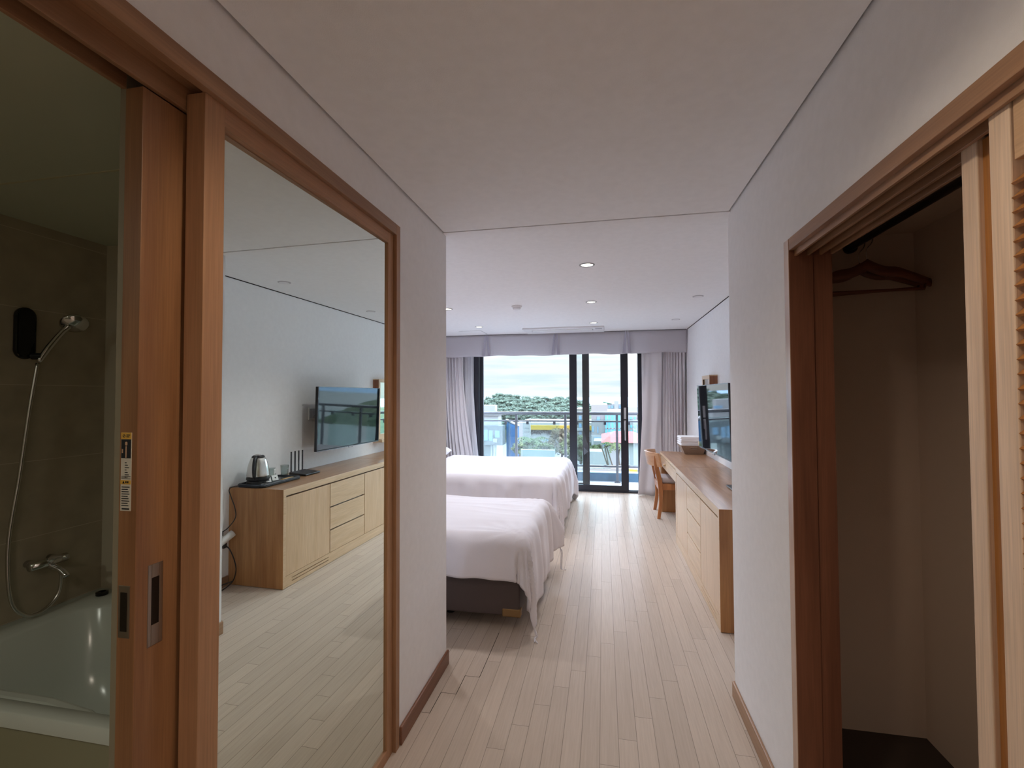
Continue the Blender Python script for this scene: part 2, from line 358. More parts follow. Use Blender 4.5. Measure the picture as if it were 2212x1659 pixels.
# hall ceiling with its recessed dark edge gap
b = BM(); box(b, XL+0.010, XR-0.010, -2.3, 2.357, ZC, ZC+0.03)
struct('ceiling', b, M['ceilpaper'], 'papered hall ceiling panel above the camera')
b = BM(); box(b, XL-0.03, XR+0.03, -2.35, 2.368, ZC+0.016, ZC+0.05)
struct('trim_1', b, M['shadow_gap'], 'dark shadow gap around the hall ceiling')
b = BM(); box(b, XL-0.2, XR+0.7, 2.369, YE, ZC, ZR+0.12)
struct('wall_header', b, M['wallpaper'], 'shallow lintel where hall meets room')
b = BM(); box(b, RXL-0.1, RXR+0.1, YE, 7.4, ZR, ZR+0.1)
struct('ceiling_room', b, M['ceilpaper'], 'pale ceiling of the bedroom')
struct('trim_2', bx(RXR-0.006, RXR, YE, 6.9, ZR-0.006, ZR), M['shadow_gap'], 'thin dark line between ceiling and right bedroom wall')
# left hall wall: opening for the sliding doors up to Y=1.822
b = BM(); box(b, -0.965, XL, 1.825, YE, 0, ZR); box(b, -0.965, XL, -2.3, 1.825, 2.169, ZR); box(b, -0.965, XL, -2.3, -0.12, 0, 2.169)
struct('wall_left', b, M['wallpaper'], 'left hall wall around the bathroom doorway')
# right hall wall with closet opening
b = BM(); box(b, XR, 0.728, 1.69, 2.14, 0, ZR); box(b, XR, 0.728, -2.3, 1.69, 1.96, ZR); box(b, XR, 0.728, -2.3, -0.35, 0, 1.96)
box(b, XR, RXR+0.1, 2.14, YE, 0, ZR)
struct('wall_right', b, M['wallpaper'], 'right hall wall around the closet opening')
# bedroom walls
struct('wall_bedroom_right', bx(RXR, RXR+0.1, YE, RYB+0.1, 0, ZR), M['wallpaper'], 'right bedroom wall carrying the television')
struct('wall_bedroom_left', bx(RXL-0.1, RXL, YE, RYB+0.1, 0, ZR), M['wallpaper'], 'left bedroom wall behind the bed heads')
struct('wall_bedroom_near', bx(RXL-0.1, -0.965, YE-0.12, YE, 0, ZR), M['wallpaper'], 'bedroom wall backing the bathroom')
b = BM(); box(b, RXL-0.1, -2.02, RYB-0.06, RYB+0.12, 0, ZR); box(b, 0.56, RXR+0.1, RYB-0.06, RYB+0.12, 0, ZR); box(b, -2.02, 0.56, RYB-0.06, RYB+0.12, 2.24, ZR)
struct('wall_back', b, M['wallpaper'], 'window wall of the bedroom')
struct('wall_entrance', bx(XL-0.2, XR+0.2, -2.4, -2.3, 0, ZR), M['wallpaper'], 'entrance end of the hall')

def skirt(name, x0, x1, y0, y1, m, label, h=0.076):
    b = bx(x0, x1, y0, y1, 0, h); return struct(name, b, m, label, bevel=0.004)
skirt('baseboard_left', XL, XL+0.013, 1.83, YE+0.012, M['base_l'], 'reddish oak skirting on the left hall wall')
skirt('baseboard_right', XR-0.013, XR, 1.70, YE+0.005, M['base_y'], 'pale oak skirting on the right hall wall')
skirt('baseboard_bedroom', RXR-0.013, RXR, YE, 3.04, M['base_y'], 'skirting on the bedroom wall beside the cabinet')
skirt('baseboard_closet_back', XR+0.0, RXR-0.013, YE, YE+0.012, M['base_y'], 'skirting behind the closet block')

# ------------------------------------------------------------------ left: architrave, mirror door, bathroom door
b = BM()
box(b, -0.965, -0.840, 1.789, 1.823, 0, 2.168)                       # far jamb face
box(b, -0.965, -0.840, -0.155, -0.12, 0, 2.168)
struct('trim_3', b, M['oak_z'], 'oak architrave jambs of the bathroom sliding doors', bevel=0.0015)
struct('trim_12', bx(-0.862, -0.840, -0.12, 1.7885, 2.123, 2.168), M['oak_y'], 'oak architrave head over the bathroom sliding doors', bevel=0.0015)
b = BM()
box(b, -0.918, -0.906, -0.12, 1.789, 2.088, 2.168)
box(b, -0.972, -0.962, -0.12, 1.789, 2.088, 2.168)
box(b, -0.965, -0.862, -0.12, 1.789, 2.140, 2.168)
struct('trim_4', b, M['oak_y'], 'oak track pelmet over the sliding doors', bevel=0.001)

MD = sthing('door_1', 'mirror faced oak sliding door on the left of the hall', (-0.903, 0.855, 0.0))
b = BM()
box(b, -0.903, -0.855, 0.855, 0.910, 0.0, 2.123)
box(b, -0.903, -0.855, 1.741, 1.787, 0.0, 2.123)
obj('stile', b, M['oak_film'], MD, bevel=0.0012)
obj('rail', bx(-0.903, -0.8552, 0.910, 1.741, 2.076, 2.123), M['film_y'], MD, bevel=0.0008)
obj('rail', bx(-0.903, -0.8552, 0.910, 1.741, 0.0, 0.042), M['film_y'], MD, bevel=0.0008)
b = BM(); prism(b, [(-0.8782, 0.9115), (-0.8634, 1.7395), (-0.8674, 1.7395), (-0.8822, 0.9115)], 'Z', 0.0435, 2.0745)
MR = obj('mirror', b, M['mirror'], MD); MR['label'] = 'tall clear mirror glass'
b = BM(); box(b, -0.9025, -0.8830, 0.9105, 1.7405, 0.0425, 2.0755)
obj('mirror_seal', b, mat('black_seal', srgb(14, 12, 12), 0.5), MD)

BD = sthing('door_2', 'open oak sliding door of the bathroom with a flush pull', (-0.960, 0.765, 0.0))
obj('door_panel', bx(-0.957, -0.914, 0.765, 1.70, 0.004, 2.084), M['oak_dark'], BD, bevel=0.001)
# flush pull: frame plate with a sunk cup
b = BM()
X0 = -0.9128; ya, yb, za, zb = 0.791, 0.824, 0.940, 1.106
box(b, -0.9155, X0, ya, ya+0.008, za, zb); box(b, -0.9155, X0, yb-0.008, yb, za, zb)
box(b, -0.9155, X0, ya+0.008, yb-0.008, zb-0.028, zb); box(b, -0.9155, X0, ya+0.008, yb-0.008, za, za+0.042)
hp = obj('door_pull', b, M['nickel'], BD, bevel=0.0008); hp['label'] = 'satin nickel flush pull'
obj('pull_recess', bx(-0.9142, -0.9136, ya+0.007, yb-0.007, za+0.041, zb-0.027), mat('recess_dark', srgb(40, 30, 24), 0.4, 0.6), hp)
b = bx(-0.9525, -0.9255, 0.7635, 0.7655, 0.972, 1.075)
lp = obj('latch_plate', b, M['nickel'], BD, bevel=0.0006); lp['label'] = 'dark nickel latch plate on the door edge'
b = BM(); box(b, -0.947, -0.931, 0.7625, 0.7640, 0.985, 1.062)
obj('latch_cup', b, mat('latch_dark', srgb(60, 54, 48), 0.35, 0.8), lp, bevel=0.001)
# warning sticker on the edge of the door
ylw = mat('sticker_yellow', srgb(214, 168, 70), 0.5); wht = mat('sticker_white', srgb(206, 200, 186), 0.5); drk = mat('sticker_dark', srgb(20, 24, 34), 0.5); skn = mat('sticker_skin', srgb(196, 160, 130), 0.5)
sx0, sx1 = -0.952, -0.927
st = obj('sticker', bx(sx0, sx1, 0.7640, 0.7652, 1.223, 1.379), wht, BD); st['label'] = 'white safety notice sticker with yellow headings'
b = BM(); box(b, sx0, sx1, 0.7634, 0.7641, 1.366, 1.379); box(b, sx0, sx1, 0.7634, 0.7641, 1.276, 1.284); obj('heading', b, ylw, st)
obj('picture', bx(sx0+0.001, sx1-0.001, 0.7634, 0.7641, 1.328, 1.3655), drk, st)
b = BM()
lathe(b, [(0.0001, -0.0045), (0.003, -0.003), (0.0034, 0), (0.003, 0.003), (0.0001, 0.0045)], (sx0+0.013, 0.7636, 1.357), 12, 1, 0.15)
box(b, sx0+0.0118, sx0+0.0142, 0.7630, 0.7636, 1.329, 1.352); box(b, sx0+0.003, sx0+0.0055, 0.7630, 0.7636, 1.338, 1.346)
obj('figure', b, skn, st)
b = BM()
for k in range(7): box(b, sx0+0.010, sx0+0.010+0.004+0.006*((k*37) % 3)/2, 0.7636, 0.7641, 1.318-k*0.0048, 1.3195-k*0.0048)
for k in range(3): box(b, sx0+0.002, sx0+0.024-(k % 2)*0.006, 0.7636, 0.7641, 1.288+k*0.0022-0.0012, 1.2888+k*0.0022-0.0012)
for k in range(9): box(b, sx0+0.003, sx1-0.003-0.004*((k*5) % 3)/2, 0.7636, 0.7641, 1.2695-k*0.0046, 1.2712-k*0.0046)
box(b, sx0+0.004, sx1-0.003, 0.7636, 0.7641, 1.2255, 1.2285)
obj('text_lines', b, drk, st)
b = BM(); tube(b, [(sx0+0.0075+0.0028*math.cos(a*PI/8), 0.7632, 1.3725+0.0028*math.sin(a*PI/8)) for a in range(17)], 0.0005, 4)
tube(b, [(sx0+0.0057, 0.7632, 1.3707), (sx0+0.0093, 0.7632, 1.3743)], 0.0005, 4)
box(b, sx0+0.0135, sx0+0.0225, 0.7630, 0.7633, 1.3735, 1.3752); box(b, sx0+0.0135, sx0+0.0205, 0.7630, 0.7633, 1.3700, 1.3715)
prism(b, [(sx0+0.0052, 1.2775), (sx0+0.0108, 1.2775), (sx0+0.008, 1.2828)], 'Y', 0.7630, 0.7633)
box(b, sx0+0.0125, sx0+0.0155, 0.7630, 0.7633, 1.2782, 1.2822); box(b, sx0+0.017, sx0+0.020, 0.7630, 0.7633, 1.2782, 1.2822)
obj('symbols', b, drk, st)

# ------------------------------------------------------------------ bathroom
BX0, BX1, BY0, BY1, BZ = -2.215, -0.976, -0.9, 1.70, 2.14
struct('wall_bath_far', bx(BX0-0.08, BX0, BY0-0.1, BY1+0.1, -0.1, BZ+0.05), M['tile'], 'tiled bathroom wall with the shower')
struct('wall_bath_end', bx(BX0, -0.965, BY1, BY1+0.08, -0.1, BZ+0.05), M['tile'], 'tiled wall at the foot of the bath')
struct('wall_bath_near', bx(BX0, -0.965, BY0-0.1, BY0, -0.1, BZ+0.05), M['tile'], 'tiled bathroom wall behind the camera side')
struct('floor_bath', bx(BX0, -0.965, BY0, BY1, -0.12, -0.04), M['tile'], 'tiled bathroom floor')
b = BM(); box(b, BX0, -0.965, BY0, 1.130, BZ, BZ+0.05); box(b, BX0, -0.965, 1.133, BY1, BZ, BZ+0.05)
struct('ceiling_bath', b, mat('bath_ceiling', srgb(196, 202, 182), 0.6), 'panelled bathroom ceiling')
struct('trim_5', bx(BX0, -0.965, 1.128, 1.135, BZ-0.002, BZ+0.04), mat('bath_ceiling_joint', srgb(196, 192, 160), 0.4), 'pale joint strip in the bathroom ceiling')
b = BM(); box(b, -0.9765, -0.9615, 0.770, BY1, 0, BZ); box(b, -0.9765, -0.9615, BY0, -0.12, 0, BZ); box(b, -0.9765, -0.9725, -0.12, 0.770, 2.10, BZ)
struct('wall_bath_lining', b, mat('lining', srgb(140, 132, 112), 0.5), 'grey lining panel inside the bathroom doorway')
bl_ = thing('ceiling_downlight', 'added round downlight ring, unseen in the bathroom ceiling', 'ceiling light', (-1.72, -0.45, BZ))  # fitting added to go with the bathroom fill
b = BM(); lathe(b, [(0.070, 0), (0.070, -0.006), (0.062, -0.007), (0.060, 0)], (0, 0, 0), 28, cap=False); obj('trim_ring', b, M['grey_plastic'], bl_, local=True)
# bathtub
TZ = 0.60
tub = thing('bathtub', 'pale acrylic bathtub seen through the open bathroom door', 'bathtub', (-1.6, 1.34, 0.0))
b = BM(); tx0, tx1, ty0, ty1 = BX0+0.002, -0.98, 0.985, BY1-0.002
ix0, ix1, iy0, iy1 = BX0+0.13, -1.10, ty0+0.055, BY1-0.13
def rr(x0, x1, y0, y1, z, r, n=6):
    pts = []
    for cx, cy, a0 in ((x1-r, y1-r, 0), (x0+r, y1-r, 90), (x0+r, y0+r, 180), (x1-r, y0+r, 270)):
        for k in range(n+1):
            a = R(a0 + 90*k/n); pts.append((cx+r*math.cos(a), cy+r*math.sin(a), z))
    return pts
def loop(b, pts): return [b.verts.new(p) for p in pts]
rings = [loop(b, rr(tx0, tx1, ty0, ty1, TZ-0.042, 0.004)), loop(b, rr(tx0, tx1, ty0, ty1, TZ-0.004, 0.004)), loop(b, rr(tx0+0.004, tx1-0.004, ty0+0.004, ty1-0.004, TZ, 0.004)),
         loop(b, rr(ix0-0.012, ix1+0.012, iy0-0.012, iy1+0.012, TZ, 0.13)), loop(b, rr(ix0, ix1, iy0, iy1, TZ-0.012, 0.12)),
         loop(b, rr(ix0+0.05, ix1-0.03, iy0+0.02, iy1-0.03, TZ-0.22, 0.12)), loop(b, rr(ix0+0.12, ix1-0.08, iy0+0.05, iy1-0.06, TZ-0.36, 0.12)), loop(b, rr(ix0+0.2, ix1-0.2, iy0+0.14, iy1-0.14, TZ-0.385, 0.08))]
n_ = len(rings[0])
for a, c in zip(rings[:-1], rings[1:]):
    for i in range(n_): b.faces.new((a[i], a[(i+1) % n_], c[(i+1) % n_], c[i]))
b.faces.new(rings[-1])
obj('basin', b, M['tub'], tub, smooth=True)
# moulded armrest ledge in the near side of the basin
b = BM()
prism(b, [(-2.02, 0.42), (-1.02, 0.42), (-1.02, 0.50), (-1.30, 0.515), (-1.42, 0.575), (-1.55, 0.592), (-1.75, 0.592), (-1.90, 0.56), (-2.02, 0.52)], 'Y', 1.035, 1.075)
obj('armrest', b, M['tub'], tub, bevel=0.012, seg=3)
obj('apron', bx(tx0+0.01, tx1-0.01, ty0+0.015, ty0+0.05, -0.04, TZ-0.04), mat('apron', srgb(150, 150, 124), 0.35), tub)['label'] = 'beige side panel'
cp = BM(); lathe(cp, [(0.016, 0), (0.022, 0.002), (0.022, 0.014), (0.014, 0.016), (0.010, 0.010), (0.0001, 0.010)], (-2.125, 1.635, TZ), 24)
tag(obj('drain_stopper', cp, M['gloss_black'], smooth=False), 'small round black bath plug on the far tub corner', 'plug')
# shower panel, hand shower, hose, mixer
sh = thing('shower_panel', 'rounded glossy black shower holder on the bathroom tiles', 'shower holder', (BX0, 1.40, 1.70))
b = BM(); pts = []
for cz, a0 in ((1.765, 0), (1.635, 180)):
    for k in range(13):
        a = R(a0 + 180*k/12); pts.append((1.394 + 0.034*math.cos(a), cz + 0.036*math.sin(a)))
prism(b, pts, 'X', BX0, BX0+0.022)
obj('panel', b, M['gloss_black'], sh, bevel=0.008, seg=3)
b = BM(); tube(b, [(BX0+0.018, 1.415, 1.612), (BX0+0.05, 1.428, 1.612)], 0.013, 14)
obj('clamp', b, M['dark_plastic'], sh, smooth=False)
hs = thing('hand_shower', 'chrome hand shower with its hose on the black holder', 'shower head', (BX0+0.05, 1.43, 1.60))
b = BM(); tube(b, [(BX0+0.045, 1.418, 1.590), (BX0+0.055, 1.445, 1.650), (BX0+0.065, 1.482, 1.715), (BX0+0.075, 1.500, 1.742)], [0.009, 0.011, 0.010, 0.012], 14, 4)
obj('handle', b, M['chrome'], hs, smooth=True)
b = BM(); lathe(b, [(0.0001, -0.014), (0.040, -0.012), (0.046, -0.004), (0.042, 0.006), (0.018, 0.015), (0.0001, 0.017)], (0, 0, 0), 28)
bmesh.ops.rotate(b, verts=b.verts, matrix=Matrix.Rotation(R(-28), 3, 'X') @ Matrix.Rotation(R(-36), 3, 'Y'), cent=(0, 0, 0)); bmesh.ops.translate(b, verts=b.verts, vec=(BX0+0.085, 1.512, 1.756))
obj('shower_head', b, M['chrome'], hs, smooth=True)
b = BM(); tube(b, [(BX0+0.045, 1.416, 1.585), (BX0+0.040, 1.395, 1.40), (BX0+0.035, 1.372, 1.15), (BX0+0.04, 1.34, 0.90), (BX0+0.05, 1.345, 0.70), (BX0+0.06, 1.385, 0.625), (BX0+0.06, 1.440, 0.618), (BX0+0.06, 1.490, 0.660), (BX0+0.06, 1.500, 0.735), (BX0+0.055, 1.485, 0.765)], 0.0065, 10, 8)
obj('hose', b, M['steel'], hs, smooth=True)
mxr = thing('bath_mixer', 'chrome bath mixer tap on the tiles above the tub', 'tap', (BX0, 1.46, 0.79))
b = BM(); tube(b, [(BX0, 1.425, 0.800), (BX0+0.05, 1.425, 0.800)], 0.014, 16); tube(b, [(BX0, 1.500, 0.800), (BX0+0.05, 1.500, 0.800)], 0.014, 16); tube(b, [(BX0+0.05, 1.400, 0.798), (BX0+0.05, 1.525, 0.798)], 0.017, 16)
obj('body', b, M['chrome'], mxr, smooth=True)
b = BM(); tube(b, [(BX0+0.06, 1.462, 0.805), (BX0+0.085, 1.465, 0.820), (BX0+0.13, 1.47, 0.822)], [0.014, 0.009, 0.006], 12, 3)
obj('lever', b, M['chrome'], mxr, smooth=True)
b = BM(); tube(b, [(BX0+0.05, 1.465, 0.785), (BX0+0.10, 1.47, 0.768), (BX0+0.13, 1.47, 0.745)], 0.011, 12, 3)
obj('spout', b, M['chrome'], mxr, smooth=True)

# ------------------------------------------------------------------ right: closet
CX1, CY1 = 1.232, 2.14
cl = mat('closet_paper', srgb(196, 176, 160), 0.9, bump=0.2, bscale=300)
struct('wall_closet_back', bx(CX1, CX1+0.06, -0.6, CY1, 0, ZC), cl, 'back wall inside the closet')
struct('wall_closet_end', bx(0.73, CX1, CY1-0.012, CY1+0.0, 0, ZC), cl, 'end wall inside the closet')
struct('wall_closet_near', bx(0.73, CX1, -0.62, -0.6, 0, ZC), cl, 'near end wall inside the closet')
struct('ceiling_closet', bx(0.728, CX1, -0.6, CY1, 2.10, ZC), cl, 'ceiling inside the closet')
struct('floor_closet', bx(0.70, CX1, -0.6, CY1-0.012, 0, 0.10), mat('closet_floor', srgb(58, 46, 40), 0.7, bump=0.4, bscale=80), 'dark raised floor inside the closet')
b = BM()
box(b, 0.600, 0.671, 1.652, 1.6905, 0, 1.9605); box(b, 0.673, 0.730, 1.660, 1.700, 0, 1.94)
box(b, 0.600, 0.671, -0.35, -0.31, 0, 1.9605)
struct('trim_6', b, M['oak_jamb'], 'oak jamb of the closet opening', bevel=0.001)
b = BM(); prism(b, [(1.6905, 1.9605), (-0.35, 1.9605), (-0.35, 1.921), (1.652, 1.921)], 'X', 0.5998, 0.616)
struct('trim_7', b, M['oak_y'], 'oak head board of the closet opening', bevel=0.001)
b = BM()
box(b, 0.616, 0.732, -0.35, 1.652, 1.932, 1.9605)
for x0 in (0.616, 0.652, 0.690, 0.722): box(b, x0, x0+0.008, -0.31, 1.652, 1.902, 1.934)
struct('trim_8', b, M['oak_y'], 'grooved sliding track in the closet head', bevel=0.0008)

struct('trim_11', bx(0.5985, 0.6012, 1.6525, 1.6905, 0, 1.9590), M['oak_sheen'], 'narrow pale strip painting window sheen on the closet jamb')  # paler strip puts the window's reflection into the jamb colour
d3 = sthing('door_3', 'louvred oak closet door nearest the hall on the right edge', (0.625, 0.87, 0.0))
b = BM(); box(b, 0.626, 0.648, 0.849, 0.890, 0.01, 1.912); box(b, 0.626, 0.648, -0.02, 0.02, 0.01, 1.912)
obj('stile', b, M['pale_z'], d3, bevel=0.002)
b = BM(); box(b, 0.628, 0.648, 0.02, 0.846, 1.812, 1.912); box(b, 0.628, 0.648, 0.02, 0.846, 0.01, 0.10)
obj('rail', b, M['pale_y'], d3, bevel=0.0015)
b = BM()
for k in range(74):
    z = 0.112 + k*0.0228
    prism(b, [(0.624, z), (0.628, z-0.003), (0.650, z+0.016), (0.646, z+0.019)], 'Y', 0.02, 0.848)
obj('louvre_slats', b, M['amber_z'], d3)
d4 = sthing('door_4', 'second oak closet door sliding behind the louvred one', (0.668, 0.98, 0.0))
b = BM(); box(b, 0.662, 0.684, 0.967, 1.005, 0.01, 1.912)
obj('stile', b, M['pale_z'], d4, bevel=0.002)
b = BM(); box(b, 0.671, 0.682, 0.12, 0.968, 0.01, 1.905)
obj('door_panel', b, M['amber_z'], d4)['label'] = 'amber toned recessed panel'
rl = thing('closet_rail', 'dark round clothes rail inside the closet', 'clothes rail', (1.0, 2.1, 2.05))
b = BM(); tube(b, [(1.0, -0.55, 2.052), (1.0, 2.128, 2.052)], 0.014, 18)
obj('pole', b, mat('dark_chrome', srgb(52, 44, 40), 0.3, 0.7), rl, smooth=False)
b = BM(); tube(b, [(1.0, 2.110, 2.052), (1.0, 2.1285, 2.052)], 0.024, 22)
obj('end_flange', b, mat('dark_bronze', srgb(50, 42, 38), 0.35, 0.7), rl)
def hanger(label, y, rz, tilt):
    h = thing('coat_hanger', label, 'hanger', (1.0, y, 2.052), rz, 'wooden hangers on the closet rail')
    b = BM(); top = []; bot = []
    for k in range(25):
        u = -1 + 2*k/24; a = abs(u)
        zt = -0.083 - 0.085*(a**1.15) - 0.012*math.sin(min(a*2.2, 1)*PI); zb = zt - 0.044 + 0.016*a
        yb = 0.018*(a**2)
        top.append((u*0.215, yb, zt)); bot.append((u*0.215, yb, zb))
    rings = []
    for t_, q_ in zip(top, bot):
        ym = t_[1]; th = 0.009
        rings.append([b.verts.new((t_[0], ym-th*0.6, t_[2])), b.verts.new((t_[0], ym+th*0.6, t_[2])), b.verts.new((q_[0], ym+th, (q_[2]+t_[2])/2)), b.verts.new((q_[0], ym+th*0.6, q_[2])), b.verts.new((q_[0], ym-th*0.6, q_[2])), b.verts.new((q_[0], ym-th, (q_[2]+t_[2])/2))])
    skin(b, rings)
    obj('shoulder_bar', b, M['h_wood'], h, smooth=True, local=True)
    b = BM(); tube(b, [(-0.195, 0.012, -0.185), (-0.19, 0.008, -0.205), (0.19, 0.008, -0.205+tilt), (0.195, 0.012, -0.185)], 0.0055, 10)
    obj('trouser_bar', b, M['h_wood'], h, smooth=True, local=True)
    b = BM(); tube(b, [(0, 0, -0.085), (0, 0, -0.045), (0.017, 0, -0.022), (0.020, 0, 0.004), (0.0, 0, 0.0185), (-0.018, 0, 0.008)], 0.0022, 8, 5)
    obj('hook', b, M['chrome'], h, smooth=True, local=True)
    return h
M['h_wood'] = wood('hanger_wood', srgb(96, 52, 36), srgb(124, 70, 46), 'X', 0.35)
hanger('nearer brown wooden hanger with level trouser bar in the closet', 2.00, R(-2), 0.0)
hanger('farther brown wooden hanger turned slightly behind the first', 2.055, R(-6), 0.012)

# ------------------------------------------------------------------ window wall
WT = 2.24
wf = sthing('window_1', 'anthracite window frame around the sliding glass doors', (-0.7, 7.16, 0))
b = BM(); box(b, -2.02, -1.945, 7.10, 7.24, 0, WT); box(b, 0.503, 0.56, 7.10, 7.24, 0, WT); box(b, -1.945, 0.503, 7.10, 7.24, WT-0.05, WT); box(b, -1.945, 0.503, 7.10, 7.24, -0.01, 0.022)
box(b, -1.945, 0.503, 7.118, 7.124, 0.022, 0.032); box(b, -1.945, 0.503, 7.185, 7.191, 0.022, 0.032); box(b, -1.95, -1.942, 7.118, 7.126, 0.022, WT-0.05)
obj('frame', b, M['black_frame'], wf, bevel=0.002)
b = BM(); box(b, 0.494, 0.503, 7.115, 7.135, 1.085, 1.165); obj('strike_plate', b, M['nickel'], wf)
def sash(name, label, x0, x1, y0, y1, sl, sr, bot):
    s = sthing(name, label, ((x0+x1)/2, (y0+y1)/2, 0.02))
    b = BM(); box(b, x0, x0+sl, y0, y1, 0.022, WT-0.05); box(b, x1-sr, x1, y0, y1, 0.022, WT-0.05); box(b, x0+sl, x1-sr, y0, y1, 0.022, bot); box(b, x0+sl, x1-sr, y0, y1, WT-0.12, WT-0.05)
    obj('sash_frame', b, M['black_frame'], s, bevel=0.003)
    obj('glass_pane', bx(x0+sl-0.005, x1-sr+0.005, (y0+y1)/2-0.004, (y0+y1)/2+0.004, bot-0.005, WT-0.115), M['pane'], s)
    return s
s1 = sash('window_2', 'wide fixed glass panel with dark frame behind the bed', -1.940, -0.212, 7.172, 7.212, 0.058, 0.104, 0.12)
s2 = sash('window_3', 'narrow dark framed sliding glass door slid slightly open', -0.508, 0.362, 7.105, 7.152, 0.112, 0.108, 0.104)
b = bx(0.298, 0.332, 7.093, 7.105, 1.095, 1.265); obj('latch_box', b, M['grey_plastic'], s2, bevel=0.004)
b = BM(); tube(b, [(0.314, 7.105, 1.045), (0.314, 7.078, 1.040), (0.314, 7.074, 1.0), (0.316, 7.074, 0.80), (0.316, 7.082, 0.79)], 0.010, 12, 3); box(b, 0.299, 0.329, 7.097, 7.105, 0.93, 1.075)
obj('door_handle', b, M['grey_plastic'], s2, bevel=0.002)
b = BM(); prism(b, [(-0.30, 0.66), (-0.232, 0.595), (-0.30, 0.535)], 'Y', 7.168, 7.1695)
obj('corner_marker', b, mat('marker', srgb(104, 106, 118), 0.5), s1)

# pelmet valance
def vfold(x):
    y = 0.010*math.sin(x*7.3) + 0.006*math.sin(x*17+1)
    for c in (-2.55, -1.75, -0.69, 0.34):
        d = abs(x-c)
        if d < 0.05: y += -0.03*(1-d/0.05)
        elif d < 0.10: y += 0.018*(1-(d-0.05)/0.05)
    return y
b = BM(); VX0, VX1 = RXL+0.01, RXR-0.016
def vf(u, v):
    x = VX0+(VX1-VX0)*u; k = 0.25+0.75*v
    z = ZR-0.012-v*(0.322+0.006*math.sin(x*5.2)+0.004*math.sin(x*13)); return (x, 6.885+vfold(x)*k, z)
grid(b, vf, 260, 10)
vl = tag(obj('window_valance', b, M['valance'], smooth=True, solid=0.002), 'long grey fabric pelmet hanging across the top of the window', 'valance')
for c in (-1.75, -0.69, 0.34):
    for s in (-1, 1):
        b = BM(); v = [b.verts.new(p) for p in ((c+s*0.004, 6.868, ZR-0.013), (c+s*0.026, 6.868, ZR-0.013), (c+s*0.062, 6.862, ZR-0.330), (c+s*0.020, 6.856, ZR-0.330))]
        b.faces.new(v)
        obj('pleat_flap', b, M['pleat'], vl, solid=0.002)
struct('trim_9', bx(VX0, VX1, 6.90, 6.93, ZR-0.06, ZR), mat('pelmet_board', srgb(150, 146, 150), 0.8), 'board holding the valance')

# curtains
def curtain(name, label, x0t, x1t, x0b, x1b, yb, amp, nf, z0, z1, m, seed, group=None, sweep=1.0):
    rnd = random.Random(seed); ph = [rnd.uniform(0, 6.28) for _ in range(4)]
    b = BM()
    def f(u, v):
        e = v**2.2*sweep; x = (x0t+(x1t-x0t)*u)*(1-e) + (x0b+(x1b-x0b)*u)*e
        t = u + 0.018*math.sin(u*9+ph[0])
        a = amp*(0.75+0.35*math.sin(u*5+ph[1]))*(1-0.15*v)
        y = yb + a*math.sin(t*nf*2*PI+ph[2]) + a*0.35*math.sin(t*nf*4*PI+ph[3]+v*1.3) + 0.012*math.sin(v*5+u*11)
        return (x + 0.006*math.sin(v*7+u*nf*6), y, z1+(z0-z1)*v)
    grid(b, f, int(nf*14)+10, 26)
    return tag(obj(name, b, m, smooth=True, solid=0.0025), label, 'curtain', group)
curtain('curtain', 'tightly pleated grey curtain beside the right bedroom wall', 0.80, 1.165, 0.775, 1.165, 7.04, 0.026, 9, 0.02, 2.23, M['curtain'], 3)
curtain('curtain', 'broad grey curtain edge pulled smooth beside the open sliding door', 0.575, 0.83, 0.475, 0.80, 6.97, 0.017, 1.3, 0.012, 2.23, M['curtain'], 5)
curtain('curtain', 'pleated grey curtain left of the window above the far bed', -2.72, -2.16, -2.72, -1.90, 7.00, 0.034, 11, 0.02, 2.23, M['curtain'], 8)
curtain('sheer_curtain', 'white sheer curtain strip beside the left window frame', -2.18, -2.03, -2.10, -1.86, 7.055, 0.012, 3, 0.02, 2.23, M['sheer'], 9)

# ------------------------------------------------------------------ balcony
struct('balcony_floor', bx(-4, 3, 7.26, 8.50, -0.20, -0.05), mat('balcony_tile', srgb(150, 152, 158), 0.6, vary=0.06), 'grey balcony floor')
struct('balcony_soffit', bx(-4, 3, 7.28, 8.55, 2.50, 2.68), mat('soffit', srgb(190, 190, 192), 0.8), 'unseen balcony slab above, added to shade the high sky')  # out of view, added to block high sky from the room
struct('balcony_kerb', bx(-4, 3, 8.30, 8.50, -0.05, 0.095), mat('kerb_paint', srgb(74, 104, 124), 0.8, vary=0.12, vscale=8), 'blue grey kerb at the balcony edge')
rail_m = mat('railing_metal', srgb(92, 94, 100), 0.4, 0.2); dk = mat('clip_dark', srgb(50, 52, 62), 0.5)
rg = thing('balcony_railing', 'grey metal balcony railing with glass infill outside the window', 'railing', (0, 8.2, -0.05))
b = BM(); tube(b, [(-4, 8.2, 1.135), (3, 8.2, 1.135)], 0.028, 14); obj('handrail', b, rail_m, rg, smooth=True)
for nm, z0, z1 in (('mid_rail', 0.985, 1.012), ('low_rail', 0.205, 0.240)):
    obj(nm, bx(-4, 3, 8.185, 8.215, z0, z1), rail_m, rg, bevel=0.003)
for x in (-3.30, -2.42, -1.54, -0.66, 0.225, 1.105, 1.985):
    b = bx(x-0.021, x+0.021, 8.18, 8.22, -0.05, 1.12); pst = obj('post', b, rail_m, rg, bevel=0.002)
    b = BM(); box(b, x-0.05, x+0.05, 8.15, 8.25, -0.05, -0.038)
    for sx in (-0.038, 0.038): tube(b, [(x+sx, 8.165, -0.04), (x+sx, 8.165, -0.022)], 0.006, 8)
    obj('foot_plate', b, rail_m, pst)
